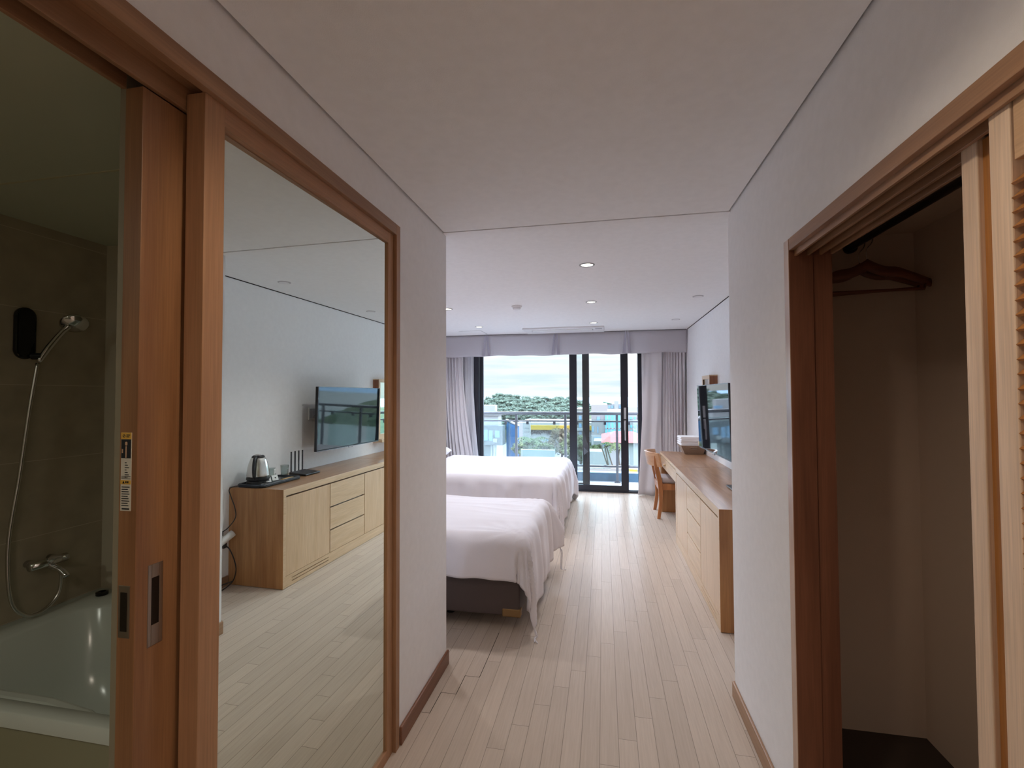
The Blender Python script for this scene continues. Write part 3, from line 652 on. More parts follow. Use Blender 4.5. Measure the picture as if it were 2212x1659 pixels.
for x in (-2.86, -1.98, -1.10, -0.2175, 0.665, 1.545):
    obj('glass_panel', bx(x-0.33, x+0.33, 8.246, 8.254, 0.17, 1.03), M['pane_rail'], rg)
    for sx in (-0.24, 0.24):
        for z in (0.96, 0.225): obj('clip', bx(x+sx-0.022, x+sx+0.022, 8.215, 8.262, z-0.024, z+0.024), dk, rg)

# ------------------------------------------------------------------ beds
def duvet(name, label, xh, xf, y0, y1, ztop, ovf, ovn, ovff, seed, group, flare=0.12, lf=0.05):
    """sheet over the bed: head xh, foot xf, sides y0 (near) and y1 (far)"""
    rnd = random.Random(seed); b = BM(); nu, nv = 110, 110
    rc = 0.075
    L = xf - xh; Wd = y1 - y0
    def wrap(d):
        # distance d past the edge -> (outward, down)
        if d <= 0: return 0.0, 0.0
        a = d / rc
        if a < PI/2: return rc*math.sin(a), rc*(1-math.cos(a))
        return rc, rc + (d - rc*PI/2)
    def f(u, v):
        s = u*(L+ovf); t = -ovn + v*(Wd+ovn+ovff)
        ex = s - (L-rc); ey = (rc - t) if t < rc else (t-(Wd-rc)); sgn = -1 if t < rc else 1
        exx, eyy = max(ex, 0), max(ey, 0)
        x = xh + min(s, L-rc); y = y0 + min(max(t, rc), Wd-rc)
        h = math.hypot(exx, eyy)
        cr = noise.noise(Vector((s*2.2, t*13+1.5*noise.noise(Vector((s*1.3, t*2, 4))), seed)))
        z = ztop + 0.006*noise.noise(Vector((s*3.1, t*5+seed, 0))) + 0.012*noise.noise(Vector((s*1.1, t*1.6, seed))) + 0.007*max(0, cr)**1.5*1.6
        dcr = math.hypot(s-(L-rc), (t-(rc if t < Wd/2 else Wd-rc))); z += 0.005*math.sin(math.atan2(t-(rc if t < Wd/2 else Wd-rc), s-(L-rc)+1e-6)*16)*math.exp(-dcr*dcr/0.05)
        if h > 0:
            o, dn = wrap(h); lift = 0
            if exx > 0 and eyy > 0:
                ang = math.atan2(eyy, exx); k = math.sin(2*ang)
                o += (0.05 if sgn < 0 else flare)*k*min(1, dn/0.35); lift = 0 if sgn < 0 else lf*k
                o += (0.013*math.sin(ang*11+seed)+0.008*math.sin(ang*23+seed))*min(1, dn/0.15)
                x += o*math.cos(ang); y += sgn*o*math.sin(ang)
            else:
                q = s if eyy > 0 else t
                rip = (0.012*math.sin(q*17+seed)+0.008*math.sin(q*31+1.3*seed)+0.008*noise.noise(Vector((q*9, dn*4, seed))))*min(1, dn/0.12)
                o += rip + 0.03*min(1, dn/0.3)*(0.6 if eyy > 0 else 1)
                if exx > 0: x += o
                else: y += sgn*o
            z -= dn*(0.99-lift)
            z += 0.012*noise.noise(Vector((s*4, t*4, seed+2)))*min(1, dn/0.2)
        return (x, y, max(z, 0.012+0.01*rnd.random()*0))
    grid(b, f, nu, nv)
    return tag(obj(name, b, M['linen'], smooth=True, solid=0.018), label, 'duvet', group)

def bed(label, y0, y1, tag_side=True):
    bd = thing('bed', label, 'bed', (-1.62, (y0+y1)/2, 0))
    xf = -0.52; xh = -2.66
    obj('bed_base', bx(xh, xf+0.01, y0, y1, 0.105, 0.325), M['bed_dark'], bd, bevel=0.012, seg=3)
    obj('mattress', bx(xh, xf, y0+0.005, y1-0.005, 0.327, 0.555), M['mattress'], bd, bevel=0.04, seg=4)
    for y in (y0, y1):
        s = 1 if y == y0 else -1
        b = BM(); box(b, xf-0.10, xf+0.016, y-0.004*s if s > 0 else y-0.05, y+0.05 if s > 0 else y+0.004, 0.100, 0.150)
        obj('corner_guard', b, M['brass'], bd, bevel=0.008, seg=3)
    for x in (xh+0.18, -1.6, xf-0.50):
        for y in (y0+0.22, y1-0.22):
            b = BM(); lathe(b, [(0.026, 0), (0.032, 0.105)], (x, y, 0), 16); obj('leg', b, M['dark_plastic'], bd, smooth=False)
    return bd
bed('nearer dark based single bed at the hall end of the room', 2.80, 3.82)
bed('farther dark based bed beside the window', 4.86, 6.40)
D1 = duvet('duvet', 'white duvet on the nearer bed with its corner drooping to the floor', -2.2, -0.455, 2.765, 3.855, 0.595, 0.43, 0.225, 0.34, 3, 'white duvets on the two beds', 0.15, 0.30)
D2 = duvet('duvet', 'white duvet on the farther bed by the window', -2.12, -0.455, 4.80, 6.46, 0.595, 0.45, 0.47, 0.54, 8, 'white duvets on the two beds')
def ties(D, idx, dirs):
    """cloth ties sewn to a hem corner, falling to the floor"""
    c = D.data.vertices[idx].co.copy()
    for k, (dx, dy) in enumerate(dirs):
        z = c.z; pts = [(c.x, c.y, z+0.01), (c.x+0.01+0.01*k, c.y, z-0.04)]
        drop = min(z-0.004, 0.16)
        if z-drop <= 0.02: pts += [(c.x+0.3*dx, c.y+0.3*dy, 0.008), (c.x+dx, c.y+dy, 0.005)]
        else: pts += [(c.x+0.4*dx, c.y+0.4*dy, z-drop*0.75), (c.x+dx, c.y+dy, z-drop)]
        b = BM(); tube(b, pts, 0.0035, 6, 4); obj('tie_ribbon', b, M['linen'], D, smooth=True)
NV = 111
ties(D1, 110*NV, [(0.012, -0.05), (0.030, -0.06)]); ties(D1, 110*NV+110, [(0.02, 0.0), (0.05, -0.02)])
ties(D2, 110*NV, [(0.03, -0.03), (0.05, -0.01)]); ties(D2, 110*NV+110, [(0.02, 0.02), (0.05, 0.01)])
def pillow(label, x, y, z, w, l, h, rz, tilt):
    b = BM(); n = 22
    for sgn in (1, -1):
        def f(u, v):
            a = 2*u-1; c = 2*v-1
            k = max(0.0, (1-abs(a)**3.2)*(1-abs(c)**3.2))**0.5
            pin = 1-0.06*(abs(a*c))**1.5*0 - 0.05*(1-a*a)*(abs(c)**6) - 0.05*(1-c*c)*(abs(a)**6)
            return (a*w/2*pin, c*l/2*pin, sgn*h/2*k + 0.006*noise.noise(Vector((a*3, c*3, sgn))))
        grid(b, f, n, n)
    bmesh.ops.remove_doubles(b, verts=b.verts, dist=0.0008)
    bmesh.ops.rotate(b, verts=b.verts, matrix=Matrix.Rotation(rz, 3, 'Z') @ Matrix.Rotation(tilt, 3, 'Y'), cent=(0, 0, 0)); bmesh.ops.translate(b, verts=b.verts, vec=(x, y, z))
    return tag(obj('pillow', b, M['linen'], smooth=True), label, 'pillow')
pillow('plump white pillow at the window side head of the farther bed', -2.34, 5.98, 0.70, 0.46, 0.68, 0.17, R(2), R(6))
pillow('plump white pillow at the near side head of the farther bed', -2.38, 5.22, 0.70, 0.46, 0.68, 0.17, R(-2), R(6))

# ------------------------------------------------------------------ cabinet and desk along the right wall
CX, CT = 0.690, 0.748
cab = thing('low_cabinet', 'long low ash cabinet with three drawers between two doors under the television', 'cabinet', (0.93, 3.92, 0))
Y0, Y1 = 3.05, 4.775
b = BM(); box(b, CX, RXR-0.002, Y0-0.001, Y0+0.027, 0.004, CT-0.0004)
obj('side_panel', b, M['side_z'], cab, bevel=0.0012)['label'] = 'warm brown end panel'
b = BM(); box(b, CX+0.022, RXR-0.002, Y0+0.028, Y1-0.02, 0.05, CT-0.05); obj('body', b, M['dark_plastic'], cab)
b = BM(); box(b, CX+0.0, RXR-0.002, Y1-0.025, Y1, 0.004, CT-0.032); obj('side_panel', b, M['ash_z'], cab, bevel=0.0012)
b = BM(); box(b, CX, RXR-0.002, Y0+0.0025, Y1, CT-0.030, CT)
obj('cabinet_top', b, M['ash_top'], cab, bevel=0.0015)
b = BM(); box(b, CX-0.0008, CX+0.012, Y0+0.0012, Y0+0.03, 0.004, CT-0.0510); box(b, CX-0.0008, CX+0.012, Y0+0.0012, Y1, CT-0.051, CT-0.0016); box(b, CX-0.0008, CX+0.012, Y1-0.028, Y1, 0.004, CT-0.051)
obj('front_frame', b, M['ash_y'], cab)
# plinth with two long slots near the hall end
b = BM(); pz = 0.088
def slot_row(b, x0, x1, ya, yb, za, zb, slots):
    zc = za
    for s0, s1 in slots:
        box(b, x0, x1, ya, yb, zc, s0); zc = s1
    box(b, x0, x1, ya, yb, zc, zb)
sya, syb = Y0+0.10, Y0+0.56
slot_row(b, CX, CX+0.014, sya, syb, 0.004, pz, [(0.030, 0.037), (0.054, 0.061)])
box(b, CX, CX+0.014, Y0+0.03, sya, 0.004, pz); box(b, CX, CX+0.014, syb, Y1-0.028, 0.004, pz)
obj('plinth', b, M['ash_y'], cab); 
b = bx(CX+0.015, CX+0.02, Y0+0.03, Y1-0.03, 0.006, pz); obj('plinth_backing', b, mat('dark_slot', srgb(60, 34, 20), 0.8), cab)
yd = [Y0+0.032, 3.634, 4.183, Y1-0.030]
zt = CT-0.064
for i, (a, c) in enumerate(((yd[0], yd[1]-0.009), (yd[2]+0.009, yd[3]))):
    b = bx(CX+0.001, CX+0.020, a, c, pz+0.003, zt); obj('door', b, M['ash_z'], cab, bevel=0.001)
dz = (zt-pz-0.003)/3
for k in range(3):
    b = bx(CX+0.001, CX+0.020, yd[1], yd[2], pz+0.003+k*dz+(0.0 if k == 0 else 0.0), pz+0.003+(k+1)*dz-(0.012 if k < 2 else 0.0)); obj('drawer', b, M['ash_y'], cab, bevel=0.001)
b = bx(CX+0.016, CX+0.020, Y0+0.032, Y1-0.03, zt+0.001, CT-0.0525); obj('finger_groove', b, mat('groove_dark', srgb(84, 58, 40), 0.7), cab)

dk_ = thing('desk', 'ash writing desk with a shallow drawer beside the cabinet', 'desk', (0.93, 5.41, 0))
E0, E1 = 4.781, 6.06
b = BM(); box(b, CX, RXR-0.002, E0, E1, CT-0.030, CT); obj('desk_top', b, M['ash_top'], dk_, bevel=0.0015)
b = BM(); box(b, CX, RXR-0.002, E0, E0+0.03, 0.004, CT-0.031); obj('side_panel', b, M['ash_z'], dk_, bevel=0.001)
b = BM(); box(b, CX, RXR-0.002, E1-0.03, E1, 0.004, CT-0.031); obj('side_panel', b, M['side_z'], dk_, bevel=0.001)  # browner wood stands in for shade under the desk
b = BM(); box(b, CX-0.0008, CX+0.012, E0+0.0008, E1-0.0008, CT-0.0315, CT-0.0015); box(b, CX-0.0008, CX+0.012, E0+0.0008, E0+0.031, 0.005, CT-0.0315); box(b, CX-0.0008, CX+0.012, E1-0.031, E1-0.0008, 0.005, CT-0.0315)
obj('front_frame', b, M['ash_y'], dk_)
dr = obj('drawer', bx(CX+0.006, CX+0.40, E0+0.034, E1-0.034, CT-0.165, CT-0.045), M['ash_y'], dk_, bevel=0.001)
b = BM(); tube(b, [(CX+0.006, 5.60, CT-0.105), (CX-0.018, 5.60, CT-0.105)], [0.008, 0.013], 14); obj('knob', b, M['ash_y'], dr, smooth=True)
obj('back_panel', bx(RXR-0.02, RXR-0.004, E0+0.03, E1-0.03, 0.30, CT-0.031), M['side_z'], dk_)

# ------------------------------------------------------------------ desk chair (klismos style)
ch = thing('desk_chair', 'curved back wooden chair with grey seat tucked at the desk', 'chair', (0.85, 5.92, 0))
yN, yF = 5.70, 6.14
def rail_curve(k, n=20, bow=0.135, inset=0):
    out = []
    for i in range(n+1):
        t = -1+2*i/n; out.append((0.655+0.01 - bow*(1-t*t)**0.8 + inset, (yN+yF)/2 + t*(yF-yN+0.05)/2))
    return out
b = BM(); rings = []
for i in range(25):
    t = -1+2*i/24; x = 0.662-0.130*(1-t*t); y = (yN+yF)/2+t*0.245
    nx, ny = (1, 0.9*t*0.9); l_ = math.hypot(nx, ny); nx /= l_; ny /= l_
    th = 0.014; zb, zt_ = 0.605+0.004*(1-t*t), 0.765+0.010*(1-t*t)
    lean = 0.030
    rings.append([b.verts.new(p) for p in ((x-nx*th-lean, y-ny*th*-1, zt_), (x+nx*th-lean, y+ny*th*-1, zt_), (x+nx*th, y+ny*th*-1, zb), (x-nx*th, y-ny*th*-1, zb))])
skin(b, rings)
obj('backrest', b, M['chair_back'], ch, bevel=0.004, smooth=False, seg=3)
def leg_curve(y, pts, r0, dy=0):
    b = BM(); rings = []
    n = 18; P = [Vector((x, y+d, z)) for x, d, z in pts]
    out = []
    for i in range(len(P)-1):
        p0 = P[max(i-1, 0)]; p1 = P[i]; p2 = P[i+1]; p3 = P[min(i+2, len(P)-1)]
        for k in range(6):
            t = k/6; out.append(0.5*((2*p1)+(p2-p0)*t+(2*p0-5*p1+4*p2-p3)*t*t+(3*p1-p0-3*p2+p3)*t**3))
    out.append(P[-1])
    for i, p in enumerate(out):
        u = i/(len(out)-1); w = r0*(0.75+0.5*math.sin(min(1, u*1.3)*PI)*0.6); d = 0.016
        rings.append([b.verts.new((p.x-w, p.y-d, p.z)), b.verts.new((p.x+w, p.y-d, p.z)), b.verts.new((p.x+w, p.y+d, p.z)), b.verts.new((p.x-w, p.y+d, p.z))])
    skin(b, rings); return b
for y, s in ((yN+0.02, 1), (yF-0.02, -1)):
    obj('leg', leg_curve(y, [(0.600, 0, 0.735), (0.606, 0, 0.62), (0.640, 0, 0.45), (0.652, 0, 0.34), (0.650, -0.005*s, 0.18), (0.626, -0.02*s, 0.0)], 0.026), M['chair_wood'], ch, bevel=0.004, seg=2)
    obj('leg', leg_curve(y, [(1.02, 0, 0.42), (1.03, 0, 0.30), (1.045, 0, 0.15), (1.075, 0, 0.0)], 0.018), M['chair_wood'], ch, bevel=0.004, seg=2)
b = BM(); box(b, 0.635, 1.04, yN+0.012, yN+0.034, 0.335, 0.405); box(b, 0.635, 1.04, yF-0.034, yF-0.012, 0.335, 0.405); box(b, 0.625, 0.645, yN+0.03, yF-0.03, 0.335, 0.405); box(b, 1.02, 1.04, yN+0.03, yF-0.03, 0.335, 0.405)
obj('seat_frame', b, M['chair_wood'], ch, bevel=0.003)
b = BM(); box(b, 0.632, 1.045, yN+0.034, yF-0.034, 0.4055, 0.475)
obj('seat', b, M['cushion'], ch, bevel=0.028, seg=5, smooth=True)

# ------------------------------------------------------------------ television
tv = thing('television', 'flat black television on a swivel arm over the cabinet', 'television', (0.944, 4.342, 1.239), R(1.3))
tw, th_ = 1.078, 0.606
def tl(b): return b
tlt = Matrix.Rotation(R(2.2), 3, 'Y')
def tvpart(nm, b, m, par=None, **kw):
    bmesh.ops.rotate(b, verts=b.verts, matrix=Matrix.Rotation(R(-1.4), 3, 'Y'), cent=(0, 0, 0)); return obj(nm, b, m, par or tv, local=True, **kw)
b = bx(-0.008, 0.022, -tw/2, tw/2, -th_/2, th_/2); tvpart('casing', b, M['dark_plastic'], bevel=0.003)
b = bx(-0.0105, -0.0085, -tw/2+0.007, tw/2-0.007, -th_/2+0.013, th_/2-0.006)
scr = tvpart('screen', b, mat('tv_screen', srgb(10, 12, 16), 0.03, ior=1.60)); scr['label'] = 'glossy black screen reflecting the window'
b = BM(); box(b, -0.0098, -0.007, -tw/2, tw/2, th_/2-0.006, th_/2+0.0012); box(b, -0.0098, -0.007, -tw/2, -tw/2+0.004, -th_/2, th_/2); box(b, -0.0098, -0.007, tw/2-0.004, tw/2, -th_/2, th_/2); box(b, -0.0098, -0.007, -tw/2, tw/2, -th_/2-0.001, -th_/2+0.004)
tvpart('bezel', b, mat('bezel_metal', (0.16, 0.16, 0.18, 1), 0.22, 0.95))
b = bx(-0.012, 0.0, -0.035, 0.035, -th_/2-0.012, -th_/2+0.002); tvpart('logo_tab', b, M['grey_plastic'], bevel=0.003)
b = BM(); box(b, 0.022, 0.060, -0.36, 0.36, -0.22, 0.16); tvpart('rear_housing', b, M['dark_plastic'], bevel=0.02, seg=3)
b = BM(); box(b, 0.060, 0.078, -0.12, 0.12, -0.12, 0.12); box(b, 0.078, 0.232, -0.03, 0.03, -0.03, 0.03); obj('wall_arm', b, M['dark_plastic'], tv, local=True)
so = thing('wall_socket', 'white framed double socket plate on the wall behind the television', 'socket', (RXR, 4.03, 1.28))
obj('plate', bx(RXR-0.010, RXR, 3.975, 4.095, 1.222, 1.345), M['white_plastic'], so, bevel=0.003)
b = BM(); box(b, RXR-0.0115, RXR-0.0095, 3.987, 4.033, 1.236, 1.331); box(b, RXR-0.0115, RXR-0.0095, 4.038, 4.083, 1.236, 1.331); obj('insert', b, M['grey_plastic'], so)
b = BM(); tube(b, [(RXR-0.012, 4.06, 1.26), (RXR-0.04, 4.08, 1.255), (RXR-0.05, 4.16, 1.23), (RXR-0.12, 4.25, 1.2)], 0.004, 8, 4)
tag(obj('antenna_cable', b, M['dark_plastic'], smooth=True), 'black cable from the wall socket to the back of the television', 'cable')

# vanity mirror beyond the television
vm = thing('vanity_mirror', 'small wood framed wall mirror with ledge beyond the television', 'mirror', (RXR, 5.37, 1.0))
fy0, fy1, fx = 5.19, 5.56, 1.10
M['walnut'] = wood('vanity_frame_wood', srgb(128, 78, 52), srgb(156, 100, 68), 'Z', 0.4)
for a_ in (fy0, fy1-0.014): obj('frame_side', bx(fx, RXR, a_, a_+0.014, 0.925, 1.650), M['walnut'], vm)
b = BM(); box(b, fx, RXR, fy0, fy1, 1.6502, 1.662); box(b, fx-0.0012, fx+0.004, fy0, fy0+0.036, 0.925, 1.662); box(b, fx-0.0012, fx+0.004, fy1-0.036, fy1, 0.925, 1.662); box(b, fx-0.0012, fx+0.004, fy0+0.036, fy1-0.036, 1.622, 1.662); box(b, fx-0.0012, fx+0.004, fy0+0.036, fy1-0.036, 0.925, 0.985)
obj('frame', b, M['ash_z'], vm)
obj('mirror', bx(fx+0.010, fx+0.014, fy0+0.015, fy1-0.015, 0.93, 1.650), M['mirror'], vm)
obj('ledge', bx(1.05, RXR, fy0-0.01, fy1+0.01, 0.885, 0.924), M['ash_y'], vm, bevel=0.002)

# ------------------------------------------------------------------ towel basket
bk = thing('towel_basket', 'taupe tapered basket with slot handle on the far end of the desk', 'basket', (1.03, 5.93, CT))
b = BM()
def rect(b, x0, x1, y0, y1, z): return [b.verts.new(p) for p in ((x0, y0, z), (x1, y0, z), (x1, y1, z), (x0, y1, z))]
zb_, zt2 = CT+0.002, CT+0.105
o1 = rect(b, 0.945, 1.150, 5.80, 6.03, zb_); o2 = rect(b, 0.895, 1.172, 5.755, 6.075, zt2)
i2 = rect(b, 0.903, 1.164, 5.763, 6.067, zt2); i1 = rect(b, 0.952, 1.143, 5.807, 6.023, zb_+0.008)
for A, B_ in ((o1, o2), (o2, i2), (i2, i1)):
    for i in range(4):
        if A is o1 and i == 0: continue
        b.faces.new((A[i], A[(i+1) % 4], B_[(i+1) % 4], B_[i]))
b.faces.new(o1); b.faces.new(i1)
# near face with a slot
def lerpf(u, v):
    a = Vector(o1[0].co).lerp(o1[1].co, u); c = Vector(o2[0].co).lerp(o2[1].co, u); return a.lerp(c, v)
us = [0, 0.36, 0.64, 1]; vs = [0, 0.60, 0.74, 1]
G = [[b.verts.new(lerpf(u, v)) for v in vs] for u in us]
for i in range(3):
    for j in range(3):
        if i == 1 and j == 1: continue
        b.faces.new((G[i][j], G[i+1][j], G[i+1][j+1], G[i][j+1]))
slot = [lerpf(0.35, 0.585), lerpf(0.65, 0.585), lerpf(0.65, 0.755), lerpf(0.35, 0.755)]
bmesh.ops.remove_doubles(b, verts=b.verts, dist=0.0001)
obj('basket_body', b, M['rattan'], bk)
b = BM(); us2 = (0.34, 0.66)
p = slot
tube(b, [q + Vector((0, -0.002, 0)) for q in (p[0], p[1], p[2], p[3], p[0])], 0.003, 8); obj('handle_rim', b, mat('rim_light', srgb(176, 160, 144), 0.5), bk)
rt = random.Random(4)
zz = CT+0.098
for k, (nm, h_) in enumerate((('lowest', 0.026), ('second', 0.024), ('third', 0.026), ('topmost', 0.028))):
    dx = rt.uniform(-0.01, 0.01)
    b = BM(); n = 14; pr = []
    x0, x1 = 0.900+dx, 1.150+dx
    # folded towel: rounded fold profile in X-Z, extruded in Y
    for i in range(9):
        a = R(90+180*i/8); pr.append((x0+h_/2+h_/2*math.cos(a), zz+h_/2+h_/2*math.sin(a)))
    pr += [(x1, zz+0.001), (x1+0.004, zz+h_*0.45), (x1-0.004, zz+h_*0.5), (x1+0.003, zz+h_*0.55), (x1, zz+h_)]
    prism(b, pr, 'Y', 5.77+0.006*(k % 2), 6.055)
    tag(obj('towel', b, M['towel'], bevel=0.004, seg=3), '%s folded white towel of the stack in the basket' % nm, 'towel', 'folded towels in the basket')
    zz += h_+0.001

# ------------------------------------------------------------------ kettle tray, router, cables
trx0, trx1, try0, try1 = 0.885, 1.125, 3.06, 3.505
tr = thing('serving_tray', 'dark stepped serving tray at the hall end of the cabinet', 'tray', (1.0, 3.32, CT))
b = BM(); rs = []
for (dx, z) in ((0.0, 0.002), (-0.004, 0.010), (0.0, 0.014), (-0.004, 0.018), (0.002, 0.026), (0.012, 0.026), (0.018, 0.014)):
    rs.append([b.verts.new(p) for p in rr(trx0+dx, trx1-dx, try0+dx, try1-dx, CT+z, 0.035)])
skin(b, rs, True); obj('tray_body', b, mat('tray_slate', srgb(40, 46, 56), 0.35), tr)
kx, ky, kz = 1.025, 3.172, CT+0.015
kt = thing('electric_kettle', 'brushed steel electric kettle with black handle on the tray', 'kettle', (kx, ky, kz))
b = BM(); lathe(b, [(0.086, 0.0), (0.082, 0.006), (0.080, 0.024), (0.074, 0.030)], (kx, ky, kz), 40); obj('power_base', b, M['dark_plastic'], kt, smooth=False, bevel=0.001)
b = BM(); lathe(b, [(0.078, 0.031), (0.084, 0.034), (0.084, 0.050), (0.080, 0.052)], (kx, ky, kz), 40); obj('base_ring', b, M['dark_plastic'], kt)
b = BM(); lathe(b, [(0.080, 0.052), (0.082, 0.065), (0.080, 0.095), (0.075, 0.130), (0.066, 0.165), (0.055, 0.195), (0.048, 0.205)], (kx, ky, kz), 48); obj('body', b, M['steel'], kt, smooth=True)
b = BM(); lathe(b, [(0.047, 0.204), (0.048, 0.211), (0.040, 0.220), (0.020, 0.228), (0.001, 0.230)], (kx, ky, kz), 40); obj('lid', b, M['dark_plastic'], kt, smooth=True)
b = BM(); lathe(b, [(0.034, 0.2225), (0.018, 0.2295), (0.001, 0.2315)], (kx, ky, kz), 32); obj('lid_cap', b, M['steel'], kt, smooth=True)
hd = Vector((-0.41, -0.91, 0)).normalized()
b = BM(); tube(b, [Vector((kx, ky, kz))+hd*0.046+Vector((0, 0, 0.212)), Vector((kx, ky, kz))+hd*0.075+Vector((0, 0, 0.208)), Vector((kx, ky, kz))+hd*0.098+Vector((0, 0, 0.170)), Vector((kx, ky, kz))+hd*0.106+Vector((0, 0, 0.115)), Vector((kx, ky, kz))+hd*0.096+Vector((0, 0, 0.065)), Vector((kx, ky, kz))+hd*0.074+Vector((0, 0, 0.045))], [0.010, 0.011, 0.011, 0.011, 0.010, 0.010], 14, 5)
obj('handle', b, M['dark_plastic'], kt, smooth=True)
sp_d = -hd
b = BM(); A = Vector((kx, ky, kz)); side = Vector((-sp_d.y, sp_d.x, 0))
v = [b.verts.new(A+sp_d*0.046+side*s*0.020+Vector((0, 0, 0.204))) for s in (1, -1)] + [b.verts.new(A+sp_d*0.072+Vector((0, 0, 0.206))), b.verts.new(A+sp_d*0.055+Vector((0, 0, 0.150)))]
b.faces.new((v[0], v[2], v[3])); b.faces.new((v[1], v[3], v[2])); b.faces.new((v[0], v[1], v[2])); b.faces.new((v[0], v[3], v[1])); obj('spout', b, M['steel'], kt)
b = BM(); lathe(b, [(0.0001, 0), (0.013, 0.002), (0.016, 0.008), (0.013, 0.014), (0.0001, 0.016)], (0.918, 3.150, CT+0.0265), 20)
tag(obj('switch_knob', b, M['chrome'], smooth=True), 'small shiny round lid resting in the tray before the kettle', 'lid')
def cup(label, x, y, h=0.095, m='tumbler'):
    c = BM(); lathe(c, [(0.028, 0.0), (0.034, h), (0.0315, h), (0.0265, 0.008), (0.0001, 0.008)], (x, y, CT+0.0155), 32)
    return tag(obj('glass_tumbler', c, M[m], smooth=True), label, 'glass', 'glass tumblers on the tray')
cup('clear glass tumbler right beside the steel kettle', 1.065, 3.275)
cup('clear glass tumbler between the two sachets and the wall', 1.040, 3.330)
cup('clear glass tumbler nearest the router antennas', 1.050, 3.500)
slv = mat('glass_sleeve', srgb(216, 216, 212), 0.7)
b = BM(); grid(b, lambda u, v: (1.040+0.0345*math.cos(R(140+55*u))*(0.94+0.08*v), 3.330+0.0345*math.sin(R(140+55*u))*(0.94+0.08*v), CT+0.040+v*0.066), 8, 4)
pb = tag(obj('paper_sleeve', b, slv, smooth=True, solid=0.0006), 'white printed paper strip on the middle glass tumbler', 'paper band')
b = BM()
for k_, w_ in ((0.38, 0.8), (0.30, 0.5), (0.22, 0.7)):
    grid(b, lambda u, v: (1.040+0.0365*math.cos(R(150+34*u*w_))*(0.94+0.08*k_), 3.330+0.0365*math.sin(R(150+34*u*w_))*(0.94+0.08*k_), CT+0.040+(k_+v*0.04)*0.066), 4, 1)
obj('print', b, M['dark_plastic'], pb)
def sachet(label, x, y, rz):
    t = thing('tea_sachet', label, 'sachet', (x, y, CT+0.040), rz, 'tea sachets on the tray')
    b = BM(); grid(b, lambda u, v: ((u-0.5)*0.052, 0.004+0.010*(1-(2*u-1)**2)*(1-(2*v-1)**2), (v-0.5)*0.044), 8, 8)
    grid(b, lambda u, v: ((u-0.5)*0.052, -0.002*(1-(2*u-1)**2)*(1-(2*v-1)**2), (v-0.5)*0.044), 8, 8)
    bmesh.ops.rotate(b, verts=b.verts, matrix=Matrix.Rotation(R(-28), 3, 'X'), cent=(0, 0, 0)); obj('envelope', b, M['white_plastic'], t, local=True, smooth=True)
    b = BM(); lathe(b, [(0.0001, -0.0004), (0.006, -0.0004), (0.006, 0.0004), (0.0001, 0.0004)], (0, 0, 0), 14)
    bmesh.ops.rotate(b, verts=b.verts, matrix=Matrix.Rotation(R(62), 3, 'X'), cent=(0, 0, 0)); bmesh.ops.translate(b, verts=b.verts, vec=(0, -0.003, 0.0)); obj('seal_print', b, M['dark_plastic'], t, local=True)
sachet('white tea sachet leaning nearer the kettle', 0.965, 3.205, R(-66))
sachet('white tea sachet leaning farther from the kettle', 0.972, 3.295, R(-74))
b = bx(0.925, 0.950, 3.33, 3.46, CT+0.016, CT+0.022)
tag(obj('coffee_stick', b, mat('kraft', srgb(196, 160, 110), 0.6), bevel=0.002), 'slim tan coffee stick packet lying along the tray', 'packet')
ro = thing('wifi_router', 'flat black wireless router with four upright antennas beside the tray', 'router', (0.98, 3.74, CT))
b = BM(); rw = 0.12
prism(b, [(0.915, CT+0.004), (1.085, CT+0.004), (1.085, CT+0.030), (0.915, CT+0.016)], 'Y', 3.60, 3.805)
obj('router_body', b, M['dark_plastic'], ro, bevel=0.004)
for k in range(4):
    y = 3.632+k*0.050
    b = BM(); box(b, 1.085, 1.094, y-0.0065, y+0.0065, CT+0.012, CT+0.208); obj('antenna', b, M['dark_plastic'], ro, bevel=0.003)
# power strip on the wall beside the cabinet with two cables
ps = thing('power_strip', 'white round ended power strip hanging beside the cabinet', 'power strip', (1.10, 3.0, 0.35))
b = BM(); tube(b, [(1.152, 2.86, 0.32), (1.140, 2.95, 0.36), (1.120, 3.03, 0.405)], [0.024, 0.026, 0.026], 18, 3); obj('housing', b, M['white_plastic'], ps, smooth=True, bevel=0.0)
b = BM(); tube(b, [(1.13, 2.80, 0.30), (1.16, 2.72, 0.20), (1.16, 2.66, 0.05), (1.14, 2.7, 0.008), (1.10, 2.8, 0.006)], 0.004, 8, 5); obj('lead', b, M['white_plastic'], ps, smooth=True)
b = BM(); tube(b, [(1.06, 3.10, CT+0.012), (1.13, 3.05, CT+0.008), (1.145, 3.015, CT-0.01), (1.12, 3.01, 0.68), (1.075, 3.0, 0.60), (1.072, 3.0, 0.53), (1.115, 2.98, 0.46), (1.145, 2.95, 0.43)], 0.0036, 8, 6); box(b, 1.135, 1.160, 2.925, 2.955, 0.405, 0.440)
tag(obj('kettle_flex', b, M['dark_plastic'], smooth=True), 'black cord from the kettle down to the power strip', 'cord')
b = BM(); tube(b, [(1.14, 2.97, 0.33), (1.11, 2.985, 0.30), (1.08, 3.0, 0.22), (1.07, 3.01, 0.13), (1.085, 2.99, 0.05), (1.12, 2.93, 0.008), (1.15, 2.87, 0.006)], 0.0042, 8, 6); box(b, 1.125, 1.150, 2.95, 2.98, 0.31, 0.345)
tube(b, [(1.085, 2.995, 0.055), (1.12, 2.95, 0.045), (1.155, 2.88, 0.035)], 0.0042, 8, 4)
tag(obj('mains_lead', b, M['dark_plastic'], smooth=True), 'black cord dropping from the power strip to the floor', 'cord')

